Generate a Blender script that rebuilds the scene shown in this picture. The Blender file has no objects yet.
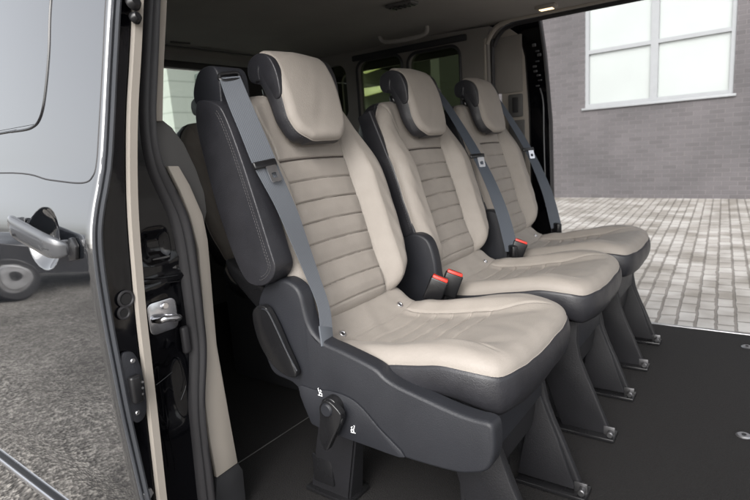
import bpy, bmesh, math, random
import numpy as np
from mathutils import Vector, Matrix
random.seed(7)
R = math.radians
scene = bpy.context.scene
COL = scene.collection

# ------------------------------------------------------------------ camera
CAMP = Vector((0.60885, -1.04160, 0.83844))
YAW, PIT, ROL, FPX = 0.63059, -0.188907, 0.0720938, 538.06
D_ = Vector((-math.sin(YAW)*math.cos(PIT), math.cos(YAW)*math.cos(PIT), math.sin(PIT)))
R0 = Vector((math.cos(YAW), math.sin(YAW), 0)); U0 = R0.cross(D_)
R_ = math.cos(ROL)*R0 - math.sin(ROL)*U0
U_ = math.sin(ROL)*R0 + math.cos(ROL)*U0
cd = bpy.data.cameras.new('camera'); cam = bpy.data.objects.new('camera', cd); COL.objects.link(cam)
m = Matrix((R_, U_, -D_)).transposed().to_4x4(); m.translation = CAMP
cam.matrix_world = m
cd.sensor_width = 36; cd.lens = 36*FPX/750; cd.clip_start = .02; cd.clip_end = 800
cd.dof.use_dof = True; cd.dof.focus_distance = 1.22; cd.dof.aperture_fstop = 7.0
scene.camera = cam

def ray(px, py): return D_ + (px-375)/FPX*R_ - (py-250)/FPX*U_
def at(px, py, ax, c):
    v = ray(px, py); i = 'xyz'.index(ax); return CAMP + v*((c-CAMP[i])/v[i])
# plane of the seat backs: x + .299 z = const
def atb(px, py, off):
    v = ray(px, py); c = -.216+.299*.466+off
    return CAMP + v*((c-(CAMP[0]+.299*CAMP[2]))/(v[0]+.299*v[2]))

# ------------------------------------------------------------------ materials
def mat(name, col, rough=.5, metal=0, spec=.5, coat=0, var=0, vscale=8, bump=0, bscale=300, bdist=.001, kind='noise',
        b2=0, b2scale=12, b2dist=.01, col2=None, ior=1.5, sheen=0, rvar=0):
    M = bpy.data.materials.new(name); M.use_nodes = True
    n = M.node_tree.nodes; l = M.node_tree.links; b = n['Principled BSDF']
    b.inputs['Base Color'].default_value = (*col, 1); b.inputs['Roughness'].default_value = rough
    b.inputs['Metallic'].default_value = metal; b.inputs['Specular IOR Level'].default_value = spec
    b.inputs['IOR'].default_value = ior
    b.inputs['Coat Weight'].default_value = coat; b.inputs['Coat Roughness'].default_value = .02
    b.inputs['Sheen Weight'].default_value = sheen
    tc = n.new('ShaderNodeTexCoord')
    if var or col2:
        t = n.new('ShaderNodeTexNoise'); t.inputs['Scale'].default_value = vscale; t.inputs['Detail'].default_value = 8
        l.new(tc.outputs['Object'], t.inputs['Vector'])
        r = n.new('ShaderNodeValToRGB'); c2 = col2 or tuple(c*(1-var) for c in col); c1 = col if col2 else tuple(min(1, c*(1+var)) for c in col)
        r.color_ramp.elements[0].position = .3; r.color_ramp.elements[1].position = .7
        r.color_ramp.elements[0].color = (*c2, 1); r.color_ramp.elements[1].color = (*c1, 1)
        l.new(t.outputs['Fac'], r.inputs['Fac']); l.new(r.outputs['Color'], b.inputs['Base Color'])
    if rvar:
        t = n.new('ShaderNodeTexNoise'); t.inputs['Scale'].default_value = 9; t.inputs['Detail'].default_value = 6
        l.new(tc.outputs['Object'], t.inputs['Vector'])
        mr = n.new('ShaderNodeMapRange'); mr.inputs['From Min'].default_value = .35; mr.inputs['From Max'].default_value = .65
        mr.inputs['To Min'].default_value = rough-rvar; mr.inputs['To Max'].default_value = rough+rvar
        l.new(t.outputs['Fac'], mr.inputs['Value']); l.new(mr.outputs['Result'], b.inputs['Roughness'])
    prev = None
    if b2:
        t = n.new('ShaderNodeTexNoise'); t.inputs['Scale'].default_value = b2scale; t.inputs['Detail'].default_value = 4
        l.new(tc.outputs['Object'], t.inputs['Vector'])
        bp = n.new('ShaderNodeBump'); bp.inputs['Strength'].default_value = b2; bp.inputs['Distance'].default_value = b2dist
        l.new(t.outputs['Fac'], bp.inputs['Height']); prev = bp
    if bump:
        if kind == 'voronoi':
            t = n.new('ShaderNodeTexVoronoi'); o = t.outputs['Distance']
        else:
            t = n.new('ShaderNodeTexNoise'); t.inputs['Detail'].default_value = 3; o = t.outputs['Fac']
        t.inputs['Scale'].default_value = bscale
        l.new(tc.outputs['Object'], t.inputs['Vector'])
        bp = n.new('ShaderNodeBump'); bp.inputs['Strength'].default_value = bump; bp.inputs['Distance'].default_value = bdist
        l.new(o, bp.inputs['Height'])
        if prev: l.new(prev.outputs['Normal'], bp.inputs['Normal'])
        prev = bp
    if prev: l.new(prev.outputs['Normal'], b.inputs['Normal'])
    return M

BEIGE = mat('beige_leather', (.285, .257, .229), .64, var=.04, vscale=22, bump=.35, bscale=320, bdist=.0008, kind='voronoi', b2=.22, b2scale=11, b2dist=.006, sheen=.05, rvar=.05)
DARK = mat('dark_leather', (.019, .019, .0225), .42, var=.15, vscale=30, bump=.4, bscale=420, bdist=.0006, kind='voronoi', b2=.3, b2scale=16, b2dist=.006, rvar=.07)
PLAS = mat('grey_plastic', (.015, .016, .020), .50, bump=.7, bscale=420, bdist=.0007, rvar=.06, var=.1)
BLKP = mat('black_plastic', (.010, .010, .011), .28, bump=.1, bscale=300, bdist=.0003, rvar=.08)
LEGM = mat('leg_plastic', (.006, .006, .0078), .6, bump=.8, bscale=380, bdist=.0008, var=.18, vscale=20)
STITCH = mat('stitch_thread', (.075, .072, .072), .7)
SEAML = mat('pale_seam_thread', (.09, .077, .066), .9)
SEAM = mat('seam_thread', (.05, .04, .035), .8)
WEB = bpy.data.materials.new('belt_webbing'); WEB.use_nodes = True
def _web():
    n = WEB.node_tree.nodes; l = WEB.node_tree.links; b = n['Principled BSDF']
    b.inputs['Base Color'].default_value = (.15, .16, .175, 1); b.inputs['Roughness'].default_value = .55
    uv = n.new('ShaderNodeUVMap'); w = n.new('ShaderNodeTexWave'); w.inputs['Scale'].default_value = 4.2; w.wave_profile = 'TRI'
    w.bands_direction = 'X'
    l.new(uv.outputs['UV'], w.inputs['Vector'])
    w2 = n.new('ShaderNodeTexNoise'); w2.inputs['Scale'].default_value = 500
    bp = n.new('ShaderNodeBump'); bp.inputs['Strength'].default_value = .5; bp.inputs['Distance'].default_value = .0006
    l.new(w.outputs['Fac'], bp.inputs['Height'])
    r = n.new('ShaderNodeValToRGB'); r.color_ramp.elements[0].color = (.085, .094, .108, 1); r.color_ramp.elements[1].color = (.145, .156, .174, 1)
    l.new(w.outputs['Fac'], r.inputs['Fac']); l.new(r.outputs['Color'], b.inputs['Base Color'])
    l.new(bp.outputs['Normal'], b.inputs['Normal'])
_web()
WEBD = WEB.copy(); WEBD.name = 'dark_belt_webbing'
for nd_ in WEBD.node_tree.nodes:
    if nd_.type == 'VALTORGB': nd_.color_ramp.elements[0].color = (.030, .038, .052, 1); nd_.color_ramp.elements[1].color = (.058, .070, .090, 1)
CHROME = mat('steel', (.70, .70, .72), .27, metal=1, bump=.1, bscale=60, rvar=.08)
ZINC = mat('zinc', (.45, .45, .46), .38, metal=1, bump=.2, bscale=200, rvar=.1)
DZINC = mat('dark_zinc', (.16, .16, .165), .4, metal=.9, bump=.3, bscale=150, rvar=.1)
RED = mat('red_plastic', (.62, .035, .02), .35, var=.05)
PAINT = mat('black_paint', (.006, .007, .009), .05, coat=1, ior=1.9, spec=.8, rvar=.02)
PAINT.node_tree.nodes['Principled BSDF'].inputs['Coat IOR'].default_value = 1.75
JAMB = mat('black_jamb_paint', (.002, .002, .003), .10, spec=.35, coat=.15, b2=.15, b2scale=9, b2dist=.006)
RUBBER = mat('seal_rubber', (.022, .021, .023), .55, bump=.5, bscale=350, bdist=.0005, var=.2)
RUBG = mat('edge_seal', (.05, .053, .06), .35, var=.1)
TRIMB = mat('beige_trim', (.31, .28, .245), .6, bump=.3, bscale=600, bdist=.0004, var=.04)
TRIML = mat('pale_grey_trim', (.20, .185, .17), .65, bump=.3, bscale=500, bdist=.0005, var=.06)
TRIMG = mat('grey_trim', (.085, .082, .08), .65, bump=.3, bscale=500, bdist=.0005, var=.06)
HEAD = mat('headliner_cloth', (.31, .29, .27), .9, bump=.6, bscale=900, bdist=.0008, var=.06, vscale=5)
CARPET = mat('carpet', (.0085, .0072, .0072), .95, bump=1, bscale=260, bdist=.004, col2=(.003, .0026, .0027), vscale=210, sheen=.0)
DRKINT = mat('dark_interior', (.018, .018, .020), .7, var=.2)
WHITEP = mat('white_paint', (.75, .76, .77), .5, var=.03)

def glass(name, tint=(.8, .85, .83), a=.25):
    M = bpy.data.materials.new(name); M.use_nodes = True; n = M.node_tree.nodes; l = M.node_tree.links
    n.remove(n['Principled BSDF'])
    t = n.new('ShaderNodeBsdfTransparent'); t.inputs['Color'].default_value = (*tint, 1)
    g = n.new('ShaderNodeBsdfGlossy'); g.inputs['Roughness'].default_value = .02
    f = n.new('ShaderNodeFresnel'); f.inputs['IOR'].default_value = 1.5
    mx = n.new('ShaderNodeMixShader'); l.new(f.outputs['Fac'], mx.inputs['Fac'])
    l.new(t.outputs[0], mx.inputs[1]); l.new(g.outputs[0], mx.inputs[2])
    l.new(mx.outputs[0], n['Material Output'].inputs['Surface'])
    return M
GLASS = glass('clear_glass', (.86, .9, .88))
TINT = glass('tinted_glass', (.42, .46, .38))

# ------------------------------------------------------------------ object helpers
def link(name, me, M=None, parent=None, smooth=True):
    o = bpy.data.objects.new(name, me); COL.objects.link(o)
    if M is not None and not me.materials: me.materials.append(M)
    if smooth:
        me.polygons.foreach_set('use_smooth', [True]*len(me.polygons))
    if parent is not None: o.parent = parent
    return o
def obj(name, bm, M, parent=None, smooth=True, ang=35):
    me = bpy.data.meshes.new(name); bmesh.ops.recalc_face_normals(bm, faces=bm.faces[:])
    bm.to_mesh(me); bm.free()
    o = link(name, me, M, parent, smooth)
    if smooth:
        try: me.set_sharp_from_angle(angle=R(ang))
        except Exception: pass
    return o
def tag(o, label=None, cat=None, group=None, kind=None):
    if label: o['label'] = label
    if cat: o['category'] = cat
    if group: o['group'] = group
    if kind: o['kind'] = kind
    return o
def empty(name, loc, label, cat, group=None):
    o = bpy.data.objects.new(name, None); o.location = loc; o.empty_display_size = .1; COL.objects.link(o)
    return tag(o, label, cat, group)
def settle(root):
    """children were built in world space: keep them there under the moved root"""
    for c in list(bpy.data.objects):
        if c.parent is root:
            c.location = c.location - root.location if c.type != 'EMPTY' else c.location
def box(bm, x0, x1, y0, y1, z0, z1, bev=0, seg=2):
    r = bmesh.ops.create_cube(bm, size=1)
    vs = r['verts']
    bmesh.ops.scale(bm, vec=(x1-x0, y1-y0, z1-z0), verts=vs)
    bmesh.ops.translate(bm, vec=((x0+x1)/2, (y0+y1)/2, (z0+z1)/2), verts=vs)
    if bev:
        es = list({e for v in vs for e in v.link_edges})
        r2 = bmesh.ops.bevel(bm, geom=es, offset=bev, segments=seg, profile=.5, affect='EDGES')
        vs = list({v for f in r2['faces'] for v in f.verts}|{v for v in vs if v.is_valid})
    return vs
def xform(bm, vs, M): bmesh.ops.transform(bm, matrix=M, verts=[v for v in vs if v.is_valid])
def tube(bm, pts, r, n=10, closed=False, flat=None):
    pts = [Vector(p) for p in pts]; N = len(pts); rings = []
    up = None
    for i, p in enumerate(pts):
        if closed: t = pts[(i+1) % N]-pts[i-1]
        else: t = pts[min(i+1, N-1)]-pts[max(i-1, 0)]
        t.normalize()
        if up is None:
            up = t.orthogonal().normalized()
        up = (up - t*up.dot(t)).normalized()
        s = t.cross(up)
        rr = r[i] if isinstance(r, (list, tuple)) else r
        rings.append([bm.verts.new(p + rr*(math.cos(2*math.pi*k/n)*up + math.sin(2*math.pi*k/n)*s)) for k in range(n)])
    for i in range(N if closed else N-1):
        a, b = rings[i], rings[(i+1) % N]
        if closed and i == N-1:
            off = min(range(n), key=lambda q: (a[0].co-b[q].co).length)
            b = b[off:]+b[:off]
        for k in range(n):
            bm.faces.new((a[k], a[(k+1) % n], b[(k+1) % n], b[k]))
    if not closed:
        bm.faces.new(rings[0][::-1]); bm.faces.new(rings[-1])
def spline(pts, n=8, closed=False):
    P = [Vector(p) for p in pts]; N = len(P); out = []
    for i in range(N if closed else N-1):
        if closed: a, b, c, d = P[i-1], P[i], P[(i+1) % N], P[(i+2) % N]
        else: a, b, c, d = P[max(i-1, 0)], P[i], P[i+1], P[min(i+2, N-1)]
        for k in range(n):
            t = k/n
            out.append(.5*((2*b)+(c-a)*t+(2*a-5*b+4*c-d)*t*t+(3*b-a-3*c+d)*t**3))
    if not closed: out.append(P[-1])
    return out
def prism(bm, poly, d, bev=0, seg=3):
    """poly: 3D points of one flat face; d: Vector extrusion"""
    vs = [bm.verts.new(p) for p in poly]
    f = bm.faces.new(vs)
    r = bmesh.ops.extrude_face_region(bm, geom=[f])
    nv = [g for g in r['geom'] if isinstance(g, bmesh.types.BMVert)]
    bmesh.ops.translate(bm, vec=d, verts=nv)
    allv = vs+nv
    if bev:
        es = list({e for v in allv for e in v.link_edges})
        r2 = bmesh.ops.bevel(bm, geom=es, offset=bev, segments=seg, profile=.5, affect='EDGES', clamp_overlap=True)
        allv = list({v for f in r2['faces'] for v in f.verts})
    return allv
def cyl(bm, p0, p1, r0, r1=None, n=24, bev=0):
    p0, p1 = Vector(p0), Vector(p1); r1 = r0 if r1 is None else r1
    t = (p1-p0).normalized(); u = t.orthogonal().normalized(); s = t.cross(u)
    prof = [(0, r0), (1, r1)] if not bev else [(0, r0-bev), (.0001, r0-bev), (bev/(p1-p0).length, r0), (1-bev/(p1-p0).length, r1), (1, r1-bev)]
    rings = [[bm.verts.new(p0.lerp(p1, a)+r*(math.cos(2*math.pi*k/n)*u+math.sin(2*math.pi*k/n)*s)) for k in range(n)] for a, r in prof]
    for a, b in zip(rings, rings[1:]):
        for k in range(n): bm.faces.new((a[k], a[(k+1) % n], b[(k+1) % n], b[k]))
    bm.faces.new(rings[0][::-1]); bm.faces.new(rings[-1])
def rrect(x0, x1, y0, y1, r, n=6):
    out = []
    for cx, cy, a in ((x1-r, y1-r, 0), (x0+r, y1-r, 90), (x0+r, y0+r, 180), (x1-r, y0+r, 270)):
        for k in range(n+1):
            t = R(a+90*k/n); out.append((cx+r*math.cos(t), cy+r*math.sin(t)))
    return out
def panel(bm, outer, holes, to3, d):
    """flat sheet with holes, thickness vector d"""
    es = []
    for loop in [outer]+holes:
        vs = [bm.verts.new(to3(*p)) for p in loop]
        es += [bm.edges.new((vs[i], vs[(i+1) % len(vs)])) for i in range(len(vs))]
    r = bmesh.ops.triangle_fill(bm, use_beauty=True, use_dissolve=False, edges=es)
    fs = [g for g in r['geom'] if isinstance(g, bmesh.types.BMFace)]
    r = bmesh.ops.extrude_face_region(bm, geom=fs)
    bmesh.ops.translate(bm, vec=d, verts=[g for g in r['geom'] if isinstance(g, bmesh.types.BMVert)])
def interp(tab, t):
    xs = [a for a, _ in tab]; ys = [b for _, b in tab]
    return np.interp(t, xs, ys)
def sinterp(tab, t):
    """smooth (pchip-like) interpolation through a table by dense smoothing of the linear one"""
    w = .012*(tab[-1][0]-tab[0][0])*2
    return sum(interp(tab, np.asarray(t)+w*k) for k in (-2, -1, 0, 1, 2))/5

# ------------------------------------------------------------------ upholstery: concentric pads
def resample(poly, n):
    P = np.array(poly); Q = np.vstack([P, P[:1]]); s = np.r_[0, np.cumsum(np.linalg.norm(np.diff(Q, axis=0), axis=1))]
    t = np.linspace(0, s[-1], n, endpoint=False)
    return np.c_[np.interp(t, s, Q[:, 0]), np.interp(t, s, Q[:, 1])]
def smooth_outline(P, it):
    for _ in range(it): P = .5*P+.25*(np.roll(P, 1, 0)+np.roll(P, -1, 0))
    return P
def pad_face(outline, center, height, to3, rollr, drop, rings=90):
    """outline Nx2, returns verts (3D), faces, outer ring (2D) with its height"""
    n = len(outline); c = np.array(center)
    rho = 1-(1-np.linspace(0, 1, rings+1)[1:])**1.35
    V = [np.array([c])]; 
    dirs = outline-c; L = np.linalg.norm(dirs, axis=1)
    tan = np.roll(outline, -1, 0)-np.roll(outline, 1, 0); tan /= np.linalg.norm(tan, axis=1)[:, None]
    cosf = np.abs(tan[:, 0]*dirs[:, 1]-tan[:, 1]*dirs[:, 0])/L
    Dd = [np.array([9.])]
    for r in rho:
        V.append(c+r*dirs); Dd.append((1-r)*L*cosf)
    P = np.vstack(V); d = np.concatenate(Dd)
    h = height(P[:, 0], P[:, 1])
    k = np.clip(d/rollr, 0, 1)
    h = h-drop*(1-np.sqrt(np.clip(1-(1-k)**2, 0, 1)))
    X = to3(P[:, 0], P[:, 1], h)
    F = [(0, 1+i, 1+(i+1) % n) for i in range(n)]
    for j in range(rings-1):
        a = 1+j*n; b = a+n
        F += [(a+i, b+i, b+(i+1) % n, a+(i+1) % n) for i in range(n)]
    return X, F, h[-n:]
def mesh_np(name, V, F, M, parent):
    me = bpy.data.meshes.new(name); me.from_pydata([tuple(map(float, v)) for v in V], [], F); me.update()
    return link(name, me, M, parent)
def skirt(outline, he, to3, prof):
    """prof: list of (outset, down) from the edge"""
    n = len(outline)
    tan = np.roll(outline, -1, 0)-np.roll(outline, 1, 0); tan /= np.linalg.norm(tan, axis=1)[:, None]
    nrm = np.c_[tan[:, 1], -tan[:, 0]]
    area = np.sum(outline[:, 0]*np.roll(outline[:, 1], -1)-np.roll(outline[:, 0], -1)*outline[:, 1])
    if area < 0: nrm = -nrm
    V = []
    for o_, dn in prof:
        P = outline+nrm*o_
        V.append(to3(P[:, 0], P[:, 1], he-(dn(outline[:, 0], outline[:, 1]) if callable(dn) else dn)))
    F = []
    for j in range(len(prof)-1):
        a = j*n; b = a+n
        F += [(a+i, a+(i+1) % n, b+(i+1) % n, b+i) for i in range(n)]
    V = np.vstack(V)
    F.append(tuple(range((len(prof)-1)*n, len(prof)*n))[::-1])
    return V, F
def groove(d, w=.0028, depth=.005): return -depth*np.exp(-(d/w)**2)
def sstep(a, b, x):
    t = np.clip((x-a)/(b-a), 0, 1); return t*t*(3-2*t)
def wrinkle(a, b, s=1.0):
    return .0009*s*(np.sin(23*a+3.1*np.sin(17*b))+np.sin(31*b+2.2*np.sin(19*a+1.))+.6*np.sin(61*a+4*np.sin(29*b)))

# ---- cushion (coordinates x forward, y across; heights are absolute z)
pan = [(-.26, .475), (-.225, .465), (-.195, .43), (-.165, .402), (-.12, .389), (-.05, .397), (.05, .414), (.15, .430), (.22, .443), (.28, .446)]
def cush_outline():
    base = [(-.235, -.175), (-.15, -.205), (-.05, -.217), (.08, -.219), (.18, -.216), (.232, -.205), (.254, -.180), (.265, -.12), (.269, 0),
            (.265, .12), (.254, .180), (.232, .205), (.18, .216), (.08, .219), (-.05, .217), (-.15, .205), (-.235, .175), (-.242, 0)]
    P = [(p.x, p.y) for p in spline([(a, b, 0) for a, b in base], 10, True)]
    return resample(P, 520)
def cush_h(x, y):
    ay = np.abs(y)
    z = sinterp(pan, x)
    z = z+.031*sstep(.10, .165, ay)*sstep(-.2, -.1, x)*(1-.85*sstep(.12, .262, x))
    z = z+.010*np.exp(-((x-.17)/.09)**2)*(1-sstep(.0, .2, ay)*.5)
    inc = ay < .124
    wob = .004*np.sin(y*22)
    for i, xs in enumerate((-.112, -.062, -.012, .038, .088)):
        z = z+groove(x-xs-wob, .0026, .0068)*sstep(.128, .118, ay)
        z = z+.0022*np.exp(-((x-xs-.025)/.013)**2)*sstep(.125, .10, ay)*(i < 4)
    # bolster seams running forward, then curving out to the front corners
    ys = .126+.035*sstep(.10, .27, x)
    z = z+groove(ay-ys, .003, .004)*sstep(-.165, -.14, x)*sstep(.250, .190, x)
    z = z+groove(x+.158, .004, .005)*sstep(.20, .18, ay)
    return z+wrinkle(x, y)+.0018*np.sin(90*y+8*x)*np.exp(-((x+.02)/.10)**2)*sstep(.10, .15, ay)
to_c = lambda x, y, h: np.c_[x, y, h]

# ---- backrest frame (t up the back, y across, h along the normal)
AX = np.array([-.2865, 0, .958]); NX = np.array([.958, 0, .2865]); OB = np.array([-.216, 0, .466])
to_b = lambda t, y, h: OB+np.outer(t, AX)+np.outer(y, [0, 1, 0])+np.outer(h-.010*0, NX)
wtab = [(-.03, .12), (-.022, .155), (-.005, .185), (.03, .208), (.08, .224), (.15, .233), (.25, .235), (.34, .231), (.41, .222), (.46, .208), (.50, .185), (.525, .158), (.542, .12)]
def back_outline():
    base = [(t, -w, 0) for t, w in wtab]+[(.548, 0, 0)]+[(t, w, 0) for t, w in wtab[::-1]]+[(-.034, 0, 0)]
    return resample([(p.x, p.y) for p in spline(base, 8, True)], 720)
flutes = (.315, .262, .209, .158, .107, .055, .004)
def back_h(t, y):
    ay = np.abs(y)
    bol = sstep(.118, .168, ay)*(.036*sstep(.46, .30, t)*sstep(-.06, .05, t)+.012)
    h = bol-.004*sstep(.2, .0, ay)*0
    h = h+.012*np.exp(-((t-.02)/.05)**2)*sstep(.14, .10, ay)       # lumbar swell near the bottom
    h = h+.008*np.exp(-((t-.20)/.14)**2)*sstep(.14, .08, ay)
    ins = sstep(.128, .118, ay)
    wob = .0022*np.cos(y*14)
    for i, ts in enumerate(flutes):
        h = h+groove(t-ts-wob, .0023, .0050)*ins
        h = h+.0026*np.exp(-((t-ts-.026)/.016)**2)*sstep(.125, .09, ay)
    h = h+groove(t-.37-wob, .0032, .008)*ins
    ys = .1245+.030*sstep(.40, .50, t)
    h = h+groove(ay-ys, .0032, .006)
    return h+wrinkle(t, y, .5)+.0007*np.sin(70*t+6*np.sin(30*y))*sstep(.15, .2, ay)

# ---- headrest: front curve in xz, swept across y
hr_front = [(-.380, 1.076), (-.364, 1.077), (-.346, 1.070), (-.330, 1.055), (-.317, 1.030), (-.306, 1.00), (-.296, .965), (-.287, .93), (-.277, .90), (-.266, .878), (-.262, .866)]
def hr_curve():
    P = spline([(x, 0, z) for x, z in hr_front], 10)
    A = np.array([(p.x, p.z) for p in P]); s = np.r_[0, np.cumsum(np.linalg.norm(np.diff(A, axis=0), axis=1))]
    T = np.gradient(A, s, axis=0); T /= np.linalg.norm(T, axis=1)[:, None]
    return A, s, np.c_[-T[:, 1], T[:, 0]]*-1
HA, HS, HN = hr_curve()
HN = HN*np.sign((HN[len(HN)//2] @ np.array([1, 0.3])))
def to_h(s, y, h):
    x = np.interp(s, HS, HA[:, 0])-.006; z = np.interp(s, HS, HA[:, 1]); nx = np.interp(s, HS, HN[:, 0]); nz = np.interp(s, HS, HN[:, 1])
    return np.c_[x+nx*h, y, z+nz*h]
HL = HS[-1]
def hr_outline():
    w = .101
    P = [(0.0, -w), (.05, -w), (.12, -w-.001), (.16, -w), (.195, -.119)]
    P = [(0.002, -w), (.06, -w-.001), (HL-.085, -w), (HL-.055, -.098), (HL-.028, -.086), (HL-.010, -.064), (HL-.001, -.045), (HL+.0, 0),
         (HL-.001, .045), (HL-.010, .064), (HL-.028, .086), (HL-.055, .098), (HL-.085, w), (.06, w+.001), (0.002, w), (0, .06), (0, 0), (0, -.06)]
    return resample([(p.x, p.y) for p in spline([(a, b, 0) for a, b in P], 8, True)], 420)

SEATS = 'row of three passenger seats in the van'
shared = {}
def upholstery(root):
    """cushion, backrest and headrest with their darker sides; mesh data shared between seats"""
    def mk(key, name, M, par, build):
        if key in shared:
            return link(name, shared[key], None, par)
        V, F = build(); o = mesh_np(name, V, F, M, par); shared[key] = o.data; return o
    co = cush_outline(); cx = {}
    def c1():
        V, F, he = pad_face(co, (0.01, 0), cush_h, to_c, .036, .030, 100); cx['h'] = he; shared['che'] = he; return V, F
    cush = mk('cushion', 'cushion', BEIGE, root, c1)
    he = shared['che']
    dn = lambda x, y: .066+.012*sstep(.15, .25, x)-.012*sstep(0, -.2, x)
    def c2():
        n = 8; pr = [(0, 0), (.003, .002), (.005, .008)]+[(.005+.004*math.sin(math.pi*k/n)-.012*(k/n)**3, (lambda x, y, k=k: .008+(dn(x, y)-.008)*k/n)) for k in range(1, n+1)]+[(-.03, lambda x, y: dn(x, y)+.006)]
        return skirt(co, he, to_c, pr)
    mk('cushion_side', 'cushion_side', DARK, cush, c2)
    def pip(outl, he_, to, off, dz, r):
        X = to(outl[:, 0], outl[:, 1], he_-dz)
        bm = bmesh.new(); tube(bm, [Vector(v) for v in X[::3]], r, 6, True)
        V = [tuple(v.co) for v in bm.verts]; F = [tuple(v.index for v in f.verts) for f in bm.faces] if bm.verts.index_update() is None else []
        bm.free(); return V, F
    mk('cp', 'piping', STITCH if False else BEIGE, cush, lambda: pip(co, he, to_c, 0, .001, .0013))
    # backrest
    bo = back_outline()
    def b1():
        V, F, h = pad_face(bo, (.25, 0), back_h, to_b, .034, .034, 150); shared['bhe'] = h; return V, F
    back = mk('backrest', 'backrest', BEIGE, root, b1); bh = shared['bhe']
    def b2():
        n = 8
        pr = [(0, 0), (.003, .003), (.004, .010)]+[(.004+.006*math.sin(math.pi*k/n)-.020*(k/n)**2, .010+.075*k/n) for k in range(1, n+1)]+[(-.05, .095)]
        return skirt(bo, bh, to_b, pr)
    mk('backrest_shell', 'backrest_shell', DARK, back, b2)
    mk('bp', 'piping', BEIGE, back, lambda: pip(bo, bh, to_b, 0, .001, .0018))
    # dark seam under the head panel
    def sm():
        bm = bmesh.new()
        for ts, r in ((.37, .0022),):
            ys = np.linspace(-.123, .123, 40); tt = ts+.0022*np.cos(ys*14)
            X = to_b(tt, ys, back_h(tt, ys)+.0022)
            tube(bm, [Vector(v) for v in X], r, 6)
        bm.verts.index_update(); V = [tuple(v.co) for v in bm.verts]; F = [tuple(v.index for v in f.verts) for f in bm.faces]; bm.free(); return V, F
    mk('seam', 'seam', SEAM, back, sm)
    for kf, tf in enumerate(flutes[:-1]):
        def fs(tf=tf):
            bm = bmesh.new(); ys = np.linspace(-.120, .120, 50); tt = tf+.0022*np.cos(ys*14)
            X = to_b(tt, ys, back_h(tt, ys)-.0002); tube(bm, [Vector(v) for v in X], .0009, 5)
            bm.verts.index_update(); V = [tuple(v.co) for v in bm.verts]; F = [tuple(v.index for v in f.verts) for f in bm.faces]; bm.free(); return V, F
        mk('flute%d' % kf, 'seam', SEAML, back, fs)
    for kf, xf in enumerate((-.112, -.062, -.012, .038, .088)):
        def fs(xf=xf):
            bm = bmesh.new(); ys = np.linspace(-.118, .118, 50); xx = xf+.004*np.sin(ys*22)
            X = to_c(xx, ys, cush_h(xx, ys)-.0002); tube(bm, [Vector(v) for v in X], .0008, 5)
            bm.verts.index_update(); V = [tuple(v.co) for v in bm.verts]; F = [tuple(v.index for v in f.verts) for f in bm.faces]; bm.free(); return V, F
        mk('cseam%d' % kf, 'seam', SEAML, cush, fs)
    for sg in (-1, 1):
        def fs(sg=sg):
            bm = bmesh.new(); xx = np.linspace(-.145, .195, 60); yy = sg*(.126+.035*sstep(.10, .27, xx))
            X = to_c(xx, yy, cush_h(xx, yy)-.0002); tube(bm, [Vector(v) for v in X], .0008, 5)
            bm.verts.index_update(); V = [tuple(v.co) for v in bm.verts]; F = [tuple(v.index for v in f.verts) for f in bm.faces]; bm.free(); return V, F
        mk('cbol%d' % sg, 'seam', SEAML, cush, fs)
        def fs2(sg=sg):
            bm = bmesh.new(); tt = np.linspace(.0, .43, 70); yy = sg*(.1245+.030*sstep(.40, .50, tt))
            X = to_b(tt, yy, back_h(tt, yy)-.0001); tube(bm, [Vector(v) for v in X], .0008, 5)
            bm.verts.index_update(); V = [tuple(v.co) for v in bm.verts]; F = [tuple(v.index for v in f.verts) for f in bm.faces]; bm.free(); return V, F
        mk('bbol%d' % sg, 'seam', SEAML, back, fs2)
    # stitched thread on the visible dark side, a run of short stitches
    def st(outl, he_, to, down, out_, sel, L=.005, gap=.003, r=.0006):
        tan = np.roll(outl, -1, 0)-np.roll(outl, 1, 0); tan /= np.linalg.norm(tan, axis=1)[:, None]
        nr = np.c_[tan[:, 1], -tan[:, 0]]
        area = np.sum(outl[:, 0]*np.roll(outl[:, 1], -1)-np.roll(outl[:, 0], -1)*outl[:, 1])
        if area < 0: nr = -nr
        P = outl+nr*out_; X = to(P[:, 0], P[:, 1], he_-down)
        bm = bmesh.new(); s = 0; i = 0; N = len(X)
        seg = np.linalg.norm(np.roll(X, -1, 0)-X, axis=1)
        run = 0; cur = []
        # dense resample
        cs = np.r_[0, np.cumsum(seg)]; XX = np.vstack([X, X[:1]]); tot = cs[-1]
        q = 0
        while q < tot-L:
            a = np.array([np.interp(q, cs, XX[:, k]) for k in range(3)]); b = np.array([np.interp(q+L, cs, XX[:, k]) for k in range(3)])
            idx = int(np.searchsorted(cs, q)) % N
            if sel(outl[idx]): tube(bm, [a, b], r, 5)
            q += L+gap
        bm.verts.index_update(); V = [tuple(v.co) for v in bm.verts]; F = [tuple(v.index for v in f.verts) for f in bm.faces]; bm.free(); return V, F
    mk('bst', 'stitching', STITCH, back, lambda: st(bo, bh, to_b, .010, .0048, lambda p: p[0] > .02 and abs(p[1]) > .1))
    # headrest
    ho = hr_outline()
    def hf(s, y): return .008*(1-(y/.13)**2)+.003*np.exp(-((s-.13)/.06)**2)+wrinkle(s, y, .5)
    def h1():
        V, F, h = pad_face(ho, (HL*.5, 0), hf, to_h, .020, .016, 70); shared['hhe'] = h; return V, F
    head = mk('headrest', 'headrest', BEIGE, root, h1); hh = shared['hhe']
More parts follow.
